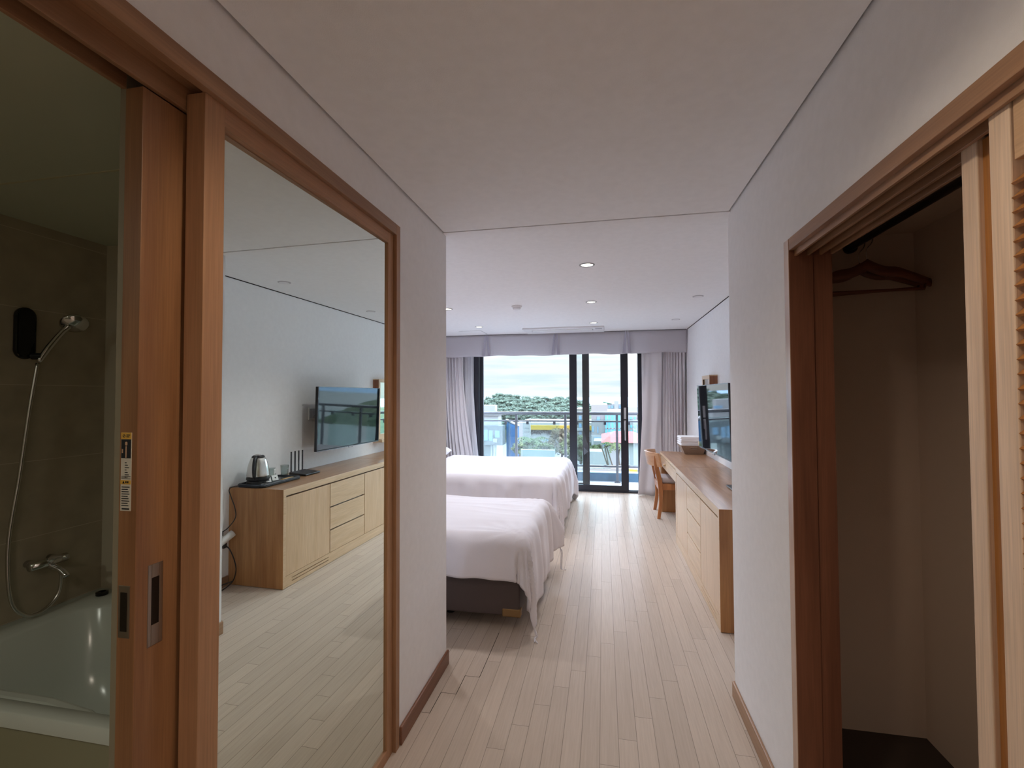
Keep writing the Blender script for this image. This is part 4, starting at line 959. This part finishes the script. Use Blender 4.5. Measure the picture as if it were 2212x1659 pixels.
# ------------------------------------------------------------------ ceiling fittings
lens_m = mat('lamp_lens', (1, 1, 1, 1), 0.5, emit=(1.0, 0.93, 0.78, 1), estr=4.5)
def downlight(label, x, y, lit=True):
    t = thing('ceiling_downlight', label, 'ceiling light', (x, y, ZR), 0, 'recessed downlights in the bedroom ceiling')
    b = BM(); lathe(b, [(0.056, -0.0005), (0.054, -0.005), (0.046, -0.006), (0.042, 0.0), (0.040, -0.0002), (0.056, -0.0002)], (0, 0, 0), 36, cap=False); obj('trim_ring', b, M['grey_plastic'], t, local=True, smooth=True)
    b = BM(); lathe(b, [(0.0001, -0.0015), (0.041, -0.0015), (0.041, -0.0004), (0.0001, -0.0004)], (0, 0, 0), 30); obj('lens', b, lens_m, t, local=True)
    lamp('bulb', 'SPOT', (x, y, ZR-0.02), 23.0, (1.0, 0.97, 0.97), 0.04, (0, 0, 0), R(130))
for x, y, l_ in ((-0.107, 3.346, 'lit round downlight nearest the hall, largest in view'), (-0.111, 4.687, 'lit round downlight in the middle of the aisle row'), (-0.116, 6.042, 'lit round downlight of the aisle row beside the air conditioner'),
                 (-1.64, 4.745, 'lit round downlight partly hidden at the left edge of the opening'), (-1.648, 6.067, 'lit round downlight above the farther bed'), (-1.645, 3.40, 'lit round downlight above the nearer bed, hidden by the hall wall')):
    downlight(l_, x, y)
for x, y, l_ in ((0.892, 3.285, 'flat round ceiling cover seen only in the mirror, nearest the hall'), (0.892, 4.639, 'flat round ceiling cover in the middle of the right hand row'), (0.891, 6.007, 'flat round ceiling cover farther away near the valance')):
    t = thing('ceiling_speaker', l_, 'ceiling cover', (x, y, ZR), 0, 'flat unlit covers in the right of the ceiling')
    b = BM(); lathe(b, [(0.050, 0), (0.050, -0.003), (0.046, -0.005)], (0, 0, 0), 32); obj('rim', b, mat('cover_rim', srgb(190, 188, 190), 0.5), t, local=True)
    b = BM(); lathe(b, [(0.040, -0.005), (0.038, -0.0065), (0.0001, -0.007)], (0, 0, 0), 32); obj('cover', b, M['aircon'], t, local=True)
t = thing('smoke_detector', 'white smoke detector on the ceiling left of the aisle lights', 'smoke detector', (-0.881, 4.739, ZR))
b = BM(); lathe(b, [(0.055, 0), (0.055, -0.012), (0.050, -0.016)], (0, 0, 0), 32); obj('base', b, M['aircon'], t, local=True)
b = BM(); lathe(b, [(0.040, -0.016), (0.042, -0.024), (0.038, -0.036), (0.028, -0.042), (0.0001, -0.043)], (0, 0, 0), 32); obj('sensor_head', b, M['aircon'], t, local=True)
ac = thing('air_conditioner', 'long white ceiling air conditioner in front of the valance', 'air conditioner', (-0.545, 6.55, ZR))
b = bx(-1.10, 0.02, 6.33, 6.80, ZR-0.022, ZR-0.0005); obj('panel', b, M['aircon'], ac, bevel=0.006)
b = bx(-0.98, -0.14, 6.42, 6.50, ZR-0.030, ZR-0.0225); obj('air_flap', b, M['white_plastic'], ac, bevel=0.002)
b = bx(-0.99, -0.13, 6.505, 6.53, ZR-0.026, ZR-0.0222); obj('air_slot', b, mat('slot_grey', srgb(96, 96, 104), 0.6), ac)
b = bx(-0.10, -0.01, 6.40, 6.47, ZR-0.026, ZR-0.0222); obj('display', b, M['grey_plastic'], ac)
b = BM(); box(b, -2.05, -1.72, 6.42, 6.424, ZR-0.0015, ZR+0.001); box(b, -1.724, -1.72, 6.42, 6.80, ZR-0.0015, ZR+0.001)
struct('trim_10', b, mat('hatch_line', srgb(120, 114, 116), 0.8), 'edge of the ceiling access hatch')
# the hall's own downlights (above and behind the camera)
for x, y, l_ in ((-0.11, 0.72, 'warm round downlight in the hall ceiling above the camera'), (-0.11, -0.75, 'warm round downlight in the hall ceiling by the entrance')):
    t = thing('ceiling_downlight', l_, 'ceiling light', (x, y, ZC))
    b = BM(); lathe(b, [(0.064, 0), (0.064, -0.005), (0.056, -0.006), (0.054, 0)], (0, 0, 0), 32, cap=False); obj('trim_ring', b, M['grey_plastic'], t, local=True)

# ------------------------------------------------------------------ outside
GZ = -8.0
om = lambda n, c, r=0.8, **k: mat(n, tuple(x*0.34 for x in c[:3])+(1,), r, **k)   # outdoor colours scaled darker to offset the bright sky
M['ground'] = om('town_ground', srgb(150, 156, 150), vary=0.10, vscale=0.15)
struct('ground', bx(-400, 400, 12, 420, GZ-1, GZ), M['ground'], 'pale ground of the town below')
struct('sea', bx(-1500, 2500, 420, 4000, GZ-6, GZ-5), mat('sea_water', srgb(96, 124, 146), 0.9), 'pale blue sea at the horizon')
def unp(px, py, Y):
    d = Matrix.Rotation(R(11.15), 3, 'Z') @ Matrix.Rotation(R(91.45), 3, 'X') @ Matrix.Rotation(R(-0.23), 3, 'Z') @ Vector(((px-1106)/1000, -(py-829.5)/1000, -1))
    t = Y/d.y; return Vector((d.x*t, Y, 1.45+d.z*t))
glz = mat('town_glass', srgb(92, 122, 146), 0.35); glz2 = mat('town_glass_teal', srgb(84, 146, 172), 0.35)
def building(name, label, x0, x1, y0, y1, z0, z1, m, wins=(), extra=None, cat='building'):
    t = thing(name, label, cat, ((x0+x1)/2, (y0+y1)/2, z0))
    obj('walls', bx(x0, x1, y0, y1, z0, z1), m, t, bevel=0.04)
    for w in wins:
        obj('window', bx(w[0], w[1], y0-0.06, y0+0.02, w[2], w[3]), w[4] if len(w) > 4 else glz, t)
    return t
wh = om('render_white', srgb(196, 198, 198)); gr = om('render_grey', srgb(122, 132, 138)); pale = om('render_pale', srgb(168, 174, 176)); conc = om('concrete', srgb(176, 172, 172), vary=0.08, vscale=0.6)
# left block: white upper storeys over a grey storey
bl = building('apartment_block', 'white and grey stepped block at the left of the view', -26, -13.7, 60, 62, -2.45, -1.05, wh)
obj('upper_storey', bx(-26, -14.3, 60.5, 62, -1.05, 0.2), wh, bl); obj('roof_slab', bx(-26, -13.5, 59.7, 62.2, -1.15, -1.0), wh, bl)
obj('grey_storey', bx(-26, -12.95, 59, 61, -5.0, -2.45), gr, bl)
obj('lower_storey', bx(-26, -14.8, 60, 62, GZ, -5.0), om('render_mid', srgb(150, 156, 158)), bl)
for a, c, z0, z1 in ((-15.7, -14.9, -4.4, -3.0), (-14.75, -14.25, -4.4, -3.1), (-13.9, -13.3, -4.0, -3.1)): obj('window', bx(a, c, 58.95, 59.03, z0, z1), glz, bl)
obj('window', bx(-14.9, -13.9, 59.95, 60.05, -0.9, -0.55), glz, bl)
obj('wall_unit', bx(-14.1, -13.6, 58.7, 59.0, -4.6, -4.15), wh, bl)
for x in (-14.5, -14.0): obj('column', bx(x-0.12, x+0.12, 59.4, 59.7, GZ, -5.0), wh, bl)
# blue tower of corrugated sheet
bt = thing('blue_shed', 'tall blue corrugated shed beside the grey block', 'shed', (-11.7, 62, GZ))
blu = om('corrugated_blue', srgb(6, 124, 190))
b = BM(); x0, x1 = unp(1094, 916, 62).x, unp(1119, 916, 62).x
for k in range(20):
    a = x0+(x1-x0)*k/20; box(b, a, a+(x1-x0)/40, 61.96, 62.05, GZ+0.4, -2.75)
prism(b, [(x0, GZ), (x1, GZ), (x1, -2.75), (x1-1.2, -2.3), (x0, -1.95)], 'Y', 62, 62.8); obj('cladding', b, blu, bt)
obj('edge_strip', bx(x1-1.25, x1-1.2, 61.9, 62.0, GZ, -2.3), wh, bt)
b = BM(); prism(b, [(x0-0.1, -1.9), (x1+0.1, -2.7), (x1+0.1, -2.6), (x0-0.1, -1.75)], 'Y', 61.9, 62.9); obj('roof_edge', b, wh, bt)
# long white building with yellow eaves
lb = thing('market_hall', 'long white building with a bright yellow eaves band and sign', 'building', (-4, 78, GZ))
p0 = unp(1117, 916, 78); p1 = unp(1275, 916, 78)
obj('walls', bx(p0.x, p1.x+3, 78, 90, GZ, -3.1), wh, lb)
py0 = unp(1145, 920, 77.8)
obj('eaves_band', bx(py0.x, p1.x+3, 77.4, 78, -4.3, -3.55), om('yellow_paint', srgb(226, 186, 40)), lb)
obj('canopy', bx(p0.x, p1.x+3, 77.0, 78, -6.35, -6.15), pale, lb)
for a, c in ((1187, 1190), (1191, 1194)):
    q0 = unp(a, 925, 78); q1 = unp(c, 930, 78); obj('window', bx(q0.x, q1.x, 77.95, 78.02, q1.z, q0.z), glz, lb)
q0 = unp(1171, 949, 78); q1 = unp(1190, 952, 78); obj('window', bx(q0.x, q1.x, 77.95, 78.02, q1.z, q0.z), glz, lb)
for xx in (1126, 1167): 
    q0 = unp(xx, 945, 77.9); obj('column', bx(q0.x, q0.x+0.35, 77.3, 77.6, GZ, -6.3), wh, lb)
b = BM(); rs_ = random.Random(12)
for k in range(15):
    q = unp(1146+k*3.0, 934-1.2*math.sin(k*0.8)*0.6, 77.9); c = q
    for j in range(3):
        a = rs_.uniform(0, 3.1); r_ = rs_.uniform(0.14, 0.34); d = Vector((math.cos(a), 0, math.sin(a)))*r_
        cc_ = c+Vector((rs_.uniform(-.1, .1), 0, rs_.uniform(-.25, .25))); tube(b, [cc_-d, cc_+d*0.2+Vector((0.05, 0, 0.06)), cc_+d], 0.045, 5)
obj('sign_lettering', b, om('sign_black', srgb(52, 54, 58)), lb)
for a in (1132, 1138): 
    q = unp(a, 927, 77); 
rf = om('tile_red', srgb(150, 104, 100))
b = BM(); q0 = unp(1133, 908, 100); q1 = unp(1260, 916, 100)
prism(b, [(100, q1.z-1), (104, q0.z+0.3), (108, q1.z-1)], 'X', q0.x, q1.x); h = tag(obj('roof_row', b, rf), 'dull red tiled roofs behind the yellow banded building', 'roof')
tag(obj('warehouse', bx(unp(1100, 905, 104).x, unp(1132, 905, 104).x, 104, 110, GZ, unp(1100, 909, 104).z), om('brick_dull', srgb(150, 112, 106))), 'small brick building left behind the long white hall', 'building')
# right: concrete building with blue glass front
cb = thing('concrete_building', 'grey concrete building with a blue glass corner on the right', 'building', (2, 62, GZ))
def wx(px, Y): return unp(px, 870, Y).x
def wz(py, Y, px=1310): return unp(px, py, Y).z
Yc = 62
obj('walls', bx(wx(1277, Yc), wx(1347, Yc), Yc, Yc+12, wz(946, Yc), wz(889, Yc)), conc, cb)
obj('upper_storey', bx(wx(1277, Yc), wx(1312, Yc), Yc+0.3, Yc+12, wz(889, Yc), wz(874, Yc)), om('concrete_light', srgb(200, 192, 186)), cb)
obj('glass_front', bx(wx(1307, Yc), wx(1347, Yc), Yc-0.25, Yc, wz(939, Yc), wz(896, Yc)), glz2, cb)
b = BM()
for px in (1312, 1319, 1326, 1333, 1340): box(b, wx(px, Yc)-0.05, wx(px, Yc)+0.05, Yc-0.32, Yc-0.25, wz(939, Yc), wz(896, Yc))
for py in (910, 925): box(b, wx(1307, Yc), wx(1347, Yc), Yc-0.32, Yc-0.25, wz(py, Yc)-0.06, wz(py, Yc)+0.06)
obj('mullions', b, wh, cb)
for a, c, t0, t1 in ((1279, 1282, 921, 933), (1290, 1292, 922, 936), (1289, 1296, 900, 908)): obj('window', bx(wx(a, Yc), wx(c, Yc), Yc-0.06, Yc+0.02, wz(t1, Yc), wz(t0, Yc)), glz, cb)
obj('white_base', bx(wx(1277, Yc), wx(1308, Yc), Yc-0.4, Yc+8, GZ, wz(940, Yc)), wh, cb)
for k in range(4): obj('window', bx(wx(1283+k*4.2, Yc), wx(1286.4+k*4.2, Yc), Yc-0.47, Yc-0.38, wz(950, Yc), wz(944, Yc)), glz, cb)
gb = thing('rooftop_house', 'white rooftop building with a green sloping roof above the concrete one', 'building', (4, 84, GZ))
Yg = 84
obj('walls', bx(wx(1304, Yg), wx(1345, Yg), Yg, Yg+8, GZ, wz(873, Yg)), wh, gb); obj('tower', bx(wx(1327, Yg), wx(1336, Yg), Yg-0.3, Yg+4, wz(890, Yg), wz(866, Yg)), wh, gb)
b = BM(); prism(b, [(wx(1303, Yg), wz(868, Yg)), (wx(1322, Yg), wz(872, Yg)), (wx(1303, Yg), wz(872.5, Yg))], 'Y', Yg-0.2, Yg+6); obj('green_roof', b, om('roof_green', srgb(60, 140, 110)), gb)
for a, c in ((1314, 1318), (1320, 1325), (1337, 1341)): obj('window', bx(wx(a, Yg), wx(c, Yg), Yg-0.08, Yg+0.02, wz(882, Yg), wz(876, Yg)), glz, gb)
wb = thing('white_block', 'pale white block with small windows at the far right of the view', 'building', (7, 66, GZ)); Yw = 68
obj('walls', bx(wx(1347, Yw), wx(1395, Yw), Yw, Yw+10, GZ, wz(893, Yw)), wh, wb); obj('penthouse', bx(wx(1353, Yw), wx(1395, Yw), Yw+2, Yw+9, wz(893, Yw), wz(880, Yw)), wh, wb)
for a in (1353, 1361, 1369, 1376):
    for t0 in (900, 918, 929): obj('window', bx(wx(a, Yw), wx(a+4, Yw), Yw-0.08, Yw+0.02, wz(t0+5, Yw), wz(t0, Yw)), glz2 if a % 2 else glz, wb)
# building glimpsed between the two dark frames
nb = thing('balconied_house', 'narrow grey house with balconies seen between the door frames', 'building', (-3, 64, GZ)); Yn = 64
obj('walls', bx(wx(1243, Yn), wx(1262, Yn), Yn, Yn+8, wz(950, Yn), wz(883, Yn)), om('render_warm', srgb(170, 164, 152)), nb)
for t0 in (898, 915, 930): obj('window', bx(wx(1250, Yn), wx(1256, Yn), Yn-0.08, Yn+0.02, wz(t0+9, Yn), wz(t0, Yn)), glz, nb)
for t0 in (925, 942): obj('balcony', bx(wx(1247, Yn), wx(1260, Yn), Yn-0.8, Yn, wz(t0+5, Yn), wz(t0, Yn)), wh, nb)
# red roofed house
rh = thing('red_roof_house', 'low white house with a broad coral red roof', 'house', (4, 46, GZ)); Yr = 46
obj('walls', bx(wx(1302, Yr), wx(1392, Yr), Yr+0.6, Yr+7, GZ, wz(955, Yr)), wh, rh)
b = BM(); z0, z1 = wz(956, Yr), wz(938, Yr); xa, xb, xc, xd = wx(1298, Yr), wx(1395, Yr), wx(1330, Yr), wx(1372, Yr)
v = [b.verts.new(p) for p in ((xa, Yr, z0), (xb, Yr, z0), (xb, Yr+8, z0+0.2), (xa, Yr+8, z0+0.2), (xc, Yr+4, z1), (xd, Yr+4, z1))]
for f in ((0, 1, 5, 4), (1, 2, 5), (2, 3, 4, 5), (3, 0, 4), (0, 3, 2, 1)): b.faces.new([v[i] for i in f])
obj('roof', b, om('roof_coral', srgb(214, 60, 52)), rh)
obj('window', bx(wx(1303, Yr), wx(1307, Yr), Yr+0.52, Yr+0.62, wz(968, Yr), wz(960, Yr)), glz, rh)
b = BM(); qa = unp(1282, 940, 56)
obj('annexe', bx(wx(1282, 56), wx(1303, 56), 56, 60, GZ, wz(953, 56)), pale, rh)
# road walls, fence, lot
tag(obj('retaining_wall', bx(unp(1125, 976, 46).x, unp(1198, 976, 46).x, 46, 46.5, GZ, unp(1160, 972, 46).z), om('wall_teal', srgb(150, 172, 168))), 'pale green garden wall in front of the palm', 'wall')
struct('paved_lot', bx(-30, unp(1110, 980, 44).x, 30, 56, GZ, GZ+0.03), om('lot_white', srgb(206, 208, 210)), 'white paved parking lot on the left')
struct('lawn', bx(unp(1275, 985, 34).x, 14, 26, 45, GZ, GZ+0.05), om('grass', srgb(92, 124, 84), vary=0.2, vscale=1.0), 'green lawn below the balcony on the right')
fn = thing('mesh_fence', 'thin white post fence along the lot', 'fence', (-8, 40, GZ))
b = BM()
for k in range(16):
    x = -12.5+k*0.9; tube(b, [(x, 40, GZ), (x, 40, GZ+1.6)], 0.04, 6)
obj('posts', b, wh, fn); b = BM()
for z in (0.4, 0.9, 1.5): tube(b, [(-12.5, 40, GZ+z), (1.2, 40, GZ+z)], 0.025, 6)
obj('rails', b, wh, fn)
lw = tag(obj('boundary_wall', bx(-6, 9, 22, 22.4, GZ, unp(1310, 1011, 22).z), om('wall_pink_white', srgb(196, 188, 182))), 'long pale boundary wall seen just under the railing', 'wall')
tag(obj('yellow_kerb', bx(unp(1359, 1015, 21.8).x, unp(1376, 1015, 21.8).x, 21.6, 21.95, GZ, unp(1366, 1012, 21.8).z), om('kerb_yellow', srgb(214, 196, 72))), 'yellow painted block at the right of the boundary wall', 'block')
# vehicles
def car(name, label, x, y, l, w, h, box_h, m, cat):
    t = thing(name, label, cat, (x, y, GZ))
    b = BM(); prism(b, [(x-l/2, GZ+0.35), (x+l/2, GZ+0.35), (x+l/2, GZ+h*0.55), (x+l*0.30, GZ+h*0.62), (x+l*0.16, GZ+h), (x-l*0.30, GZ+h), (x-l*0.46, GZ+h*0.62), (x-l/2, GZ+h*0.55)], 'Y', y, y+w); obj('body', b, m, t, bevel=0.08)
    b = BM(); prism(b, [(x+l*0.27, GZ+h*0.64), (x+l*0.14, GZ+h*0.95), (x-l*0.27, GZ+h*0.95), (x-l*0.40, GZ+h*0.64)], 'Y', y-0.02, y+w+0.02); obj('windows', b, glz, t)
    for sx in (-0.3, 0.3):
        b = BM(); tube(b, [(x+sx*l, y-0.03, GZ+0.33), (x+sx*l, y+0.2, GZ+0.33)], 0.33, 16); obj('wheel', b, M['dark_plastic'], t)
    return t
c1 = unp(1253, 992, 38); car('parked_car', 'small white car glimpsed left of the dark door stile', c1.x, 38, 3.6, 1.6, 1.45, 0, wh, 'car')
c2 = unp(1284, 985, 40)
tk = thing('box_truck', 'white box truck parked right of the dark door stile', 'truck', (c2.x, 40, GZ))
obj('cargo_box', bx(c2.x-1.0, c2.x+0.75, 40, 42, GZ+0.6, unp(1284, 975, 40).z), wh, tk, bevel=0.05)
obj('cab', bx(c2.x-1.9, c2.x-1.05, 40.1, 41.9, GZ+0.5, GZ+1.9), wh, tk, bevel=0.15)
for sx in (-1.5, 0.3):
    b = BM(); tube(b, [(c2.x+sx, 39.95, GZ+0.38), (c2.x+sx, 40.2, GZ+0.38)], 0.38, 16); obj('wheel', b, M['dark_plastic'], tk)
# utility poles
for px, py, Y, lab in ((1145, 903, 70, 'tall white utility pole before the yellow banded building'),):
    q = unp(px, py, Y); t = thing('utility_pole', lab, 'pole', (q.x, Y, GZ)); b = BM(); tube(b, [(q.x, Y, GZ), (q.x, Y, q.z)], [0.13, 0.09], 10); obj('mast', b, om('pole_concrete', srgb(206, 206, 204)), t)
    b = BM(); box(b, q.x-0.8, q.x+0.1, Y-0.05, Y+0.05, q.z-1.6, q.z-1.5); box(b, q.x-0.9, q.x+0.15, Y-0.05, Y+0.05, q.z-2.2, q.z-2.1); obj('crossarm', b, om('arm_grey', srgb(120, 124, 128)), t)
# hill and trees
def leafmat(name, c1, c2, sc=2.0):
    m = bpy.data.materials.new(name); m.use_nodes = True; t = m.node_tree; p = t.nodes['Principled BSDF']; p.inputs['Roughness'].default_value = 0.95; p.inputs['Specular IOR Level'].default_value = 0.1
    tc = N(t, 'ShaderNodeTexCoord'); n = N(t, 'ShaderNodeTexNoise'); n.inputs['Scale'].default_value = sc; n.inputs['Detail'].default_value = 8; t.links.new(tc.outputs['Object'], n.inputs['Vector'])
    r = N(t, 'ShaderNodeValToRGB'); e = r.color_ramp.elements; e[0].position = 0.36; e[0].color = tuple(x*0.34 for x in c1[:3])+(1,); e[1].position = 0.66; e[1].color = tuple(x*0.34 for x in c2[:3])+(1,); t.links.new(n.outputs[0], r.inputs[0]); t.links.new(r.outputs[0], p.inputs['Base Color'])
    return m
pine = leafmat('pine_needles', srgb(120, 146, 132), srgb(150, 172, 148)); broad = leafmat('broad_leaves', srgb(70, 96, 66), srgb(142, 156, 110)); bark = om('bark', srgb(110, 96, 84))
dry = leafmat('dry_leaves', srgb(112, 108, 88), srgb(160, 152, 124))
struct('hill', None or (lambda b: (grid(b, lambda u, v: (-70+u*76, 92+v*60, GZ+ (6.0*math.sin(min(1, v*1.6)*PI/2))*(1-max(0, (u-0.86)/0.14)**2) + 0.4*noise.noise(Vector((u*12, v*8, 3)))), 60, 24), b)[1])(BM()), leafmat('undergrowth', srgb(70, 94, 70), srgb(120, 132, 98), 0.8), 'wooded hillside behind the town', smooth=True)
def blob(b, c, r, sq, seed, sub=2, rough=0.28):
    r_ = bmesh.ops.create_icosphere(b, subdivisions=sub, radius=1.0)
    for v in r_['verts']:
        d = v.co.copy(); k = 1+rough*noise.noise(d*2.3+Vector((seed, 0, 0)))*1.6+rough*0.5*noise.noise(d*6+Vector((0, seed, 0)))
        v.co = Vector(c)+Vector((d.x*r*k, d.y*r*k, d.z*r*sq*k))
def tuft(b, c, r, sq, rnd, cnt, ls):
    for _ in range(cnt):
        d = Vector((rnd.gauss(0, 1), rnd.gauss(0, 1), rnd.gauss(0, 1))).normalized(); k = rnd.uniform(0.75, 1.15)
        p = Vector(c)+Vector((d.x*r*k, d.y*r*k, d.z*r*sq*k)); u = Vector((rnd.gauss(0, 1), rnd.gauss(0, 1), rnd.gauss(0, 0.5))).normalized(); v = d.cross(u).normalized()
        l = ls*rnd.uniform(0.6, 1.3)
        b.faces.new([b.verts.new(q) for q in (p-u*l*0.5, p+v*l*0.32, p+u*l*0.6, p-v*l*0.28)])
def make_tree(name, seed, hgt, spread, m, n, sq, layered=True):
    rnd = random.Random(seed); t = thing(name, 'x', 'tree', (0, 0, 0))
    b = BM()
    for k in range(n):
        u = rnd.random()**0.8; z = hgt*(0.42+0.56*u); rad = spread*(1.0-0.62*u**1.5)
        a = rnd.uniform(0, 2*PI); q = rad*math.sqrt(rnd.random())*0.85
        br = spread*(rnd.uniform(0.15, 0.26) if n > 60 else rnd.uniform(0.20, 0.36)); blob(b, (q*math.cos(a), q*math.sin(a), z), br*0.82, sq, seed*7+k, 1, 0.45)
        tuft(b, (q*math.cos(a), q*math.sin(a), z), br, sq, rnd, 50 if n > 60 else 80, spread*(0.085 if n > 60 else 0.12))
    obj('crown', b, m, t, local=True)
    b = BM(); tube(b, [(0, 0, 0), (0.1, 0.05, hgt*0.3), (0, 0, hgt*0.7)], [0.16, 0.13, 0.06], 8); obj('trunk', b, bark, t, local=True)
    return t
protos = [make_tree('pine_tree', s, 8.2, 3.1, pine, 74, 0.55) for s in (1, 2, 3)]   # three shapes of pine, copied over the hill
used = set(); rt = random.Random(21); k = 0
ORD = 'first second third fourth fifth sixth seventh eighth ninth tenth eleventh twelfth thirteenth fourteenth fifteenth sixteenth seventeenth eighteenth'.split()
ROWS = ('lowest front row', 'second lowest row', 'middle row', 'upper middle row', 'skyline row')
for row, (Y, zt0) in enumerate(((96, 0), (103, 0), (110, 0), (118, 0), (126, 0))):
    px = 1018 + rt.uniform(0, 8); nrow = 0
    while px < 1262:
        # visible tree tops along this skyline
        sky = 856 - 3.5*math.sin((px-1040)/32.0) - 2.5*math.sin((px-1000)/11.0) - (2 if 1180 < px < 1225 else 0) + (7 if px > 1240 else 0) + (6 if px < 1052 else 0)
        top = sky + (4-row)*7.5 + rt.uniform(-2, 3)
        q = unp(px, top, Y+rt.uniform(-2, 2)); i = k % 3
        o = protos[i] if i not in used else copy_tree(protos[i]); used.add(i)
        sc = rt.uniform(0.85, 1.12)*(0.85+0.06*row); o.location = (q.x, q.y, q.z-8.2*sc); o.rotation_euler = (0, 0, rt.uniform(0, 6.28)); o.scale = (sc, sc, sc)
        o['label'] = '%s pine from the left in the %s of trees on the hill' % (ORD[nrow], ROWS[row]); nrow += 1; o['category'] = 'tree'; o['group'] = 'pines covering the hill'
        px += rt.uniform(15, 24); k += 1
def place(t, label, px, top, Y, hgt, s=1.0, group=None):
    q = unp(px, top, Y); t.location = (q.x, Y, q.z-hgt*s); t.scale = (s, s, s); t['label'] = label
    if group: t['group'] = group
    return t
place(make_tree('tree', 11, 4.0, 1.9, dry, 30, 0.8), 'tree with brownish crown left of the tall dark door stile', 1212, 931, 54, 4.0)
place(make_tree('tree', 14, 3.6, 1.6, broad, 26, 0.8), 'leafy green tree half hidden behind the tall dark door stile', 1232, 938, 50, 3.6)
place(make_tree('tree', 12, 4.2, 1.7, broad, 26, 0.85), 'dark tree glimpsed in the gap between the door frames', 1252, 942, 52, 4.2)
place(make_tree('shrub', 15, 1.8, 1.3, broad, 16, 0.8), 'round green shrub below the concrete building', 1286, 963, 50, 1.8)
for px, w, lab in ((1122, 0.8, 'low green hedge left of the palm'), (1172, 0.9, 'low green hedge right of the palm'), (1185, 0.8, 'low green hedge beside the white wall')):
    place(make_tree('shrub', px, 1.6, w*1.5, broad, 16, 0.7), lab, px, 960, 50, 1.6)
def palm(label, px, top, Y, hgt, fl, n, m, stems=1):
    q = unp(px, top, Y); t = thing('palm_tree', label, 'palm', (q.x, Y, q.z-hgt))
    rnd = random.Random(px); b = BM()
    for s in range(stems):
        ox = rnd.uniform(-0.5, 0.5)*(stems > 1); lean = rnd.uniform(-0.6, 0.6)*(stems > 1)
        tube(b, [(ox*0.3, 0, 0), (ox, 0, hgt*0.5), (ox+lean, 0, hgt)], [0.14, 0.11, 0.09] if stems == 1 else [0.05, 0.045, 0.04], 8)
    obj('trunk', b, bark, t, local=True); b = BM()
    for k in range(n):
        a = 2*PI*k/n+rnd.uniform(-.2, .2); el = rnd.uniform(0.1, 0.9); pts = []; L_ = fl*rnd.uniform(0.8, 1.1)
        for i in range(8):
            u = i/7; r = L_*u; z = hgt + L_*(math.sin(el)*u*1.1 - 0.75*u*u); pts.append(Vector((r*math.cos(a), r*math.sin(a), z)))
        sd = Vector((-math.sin(a), math.cos(a), 0))
        for i in range(7):
            for s in (1, -1):
                w = 0.30*fl*math.sin((i+1)/8*PI)
                v = [b.verts.new(p) for p in (pts[i], pts[i+1], (pts[i+1]+pts[i])/2+sd*s*w+Vector((0, 0, -0.5*w)))]; b.faces.new(v)
    obj('fronds', b, m, t, local=True); return t
palmm = leafmat('palm_fronds', srgb(88, 112, 84), srgb(130, 148, 112), 3)
palm('feathery palm standing before the long white building', 1150, 951, 52, 2.2, 2.1, 18, palmm)
palm('tall clump of thin trunked palms before the red roofed house', 1325, 962, 34, 3.4, 0.9, 16, leafmat('palm_fronds_b', srgb(84, 108, 70), srgb(140, 150, 104), 3), 7)
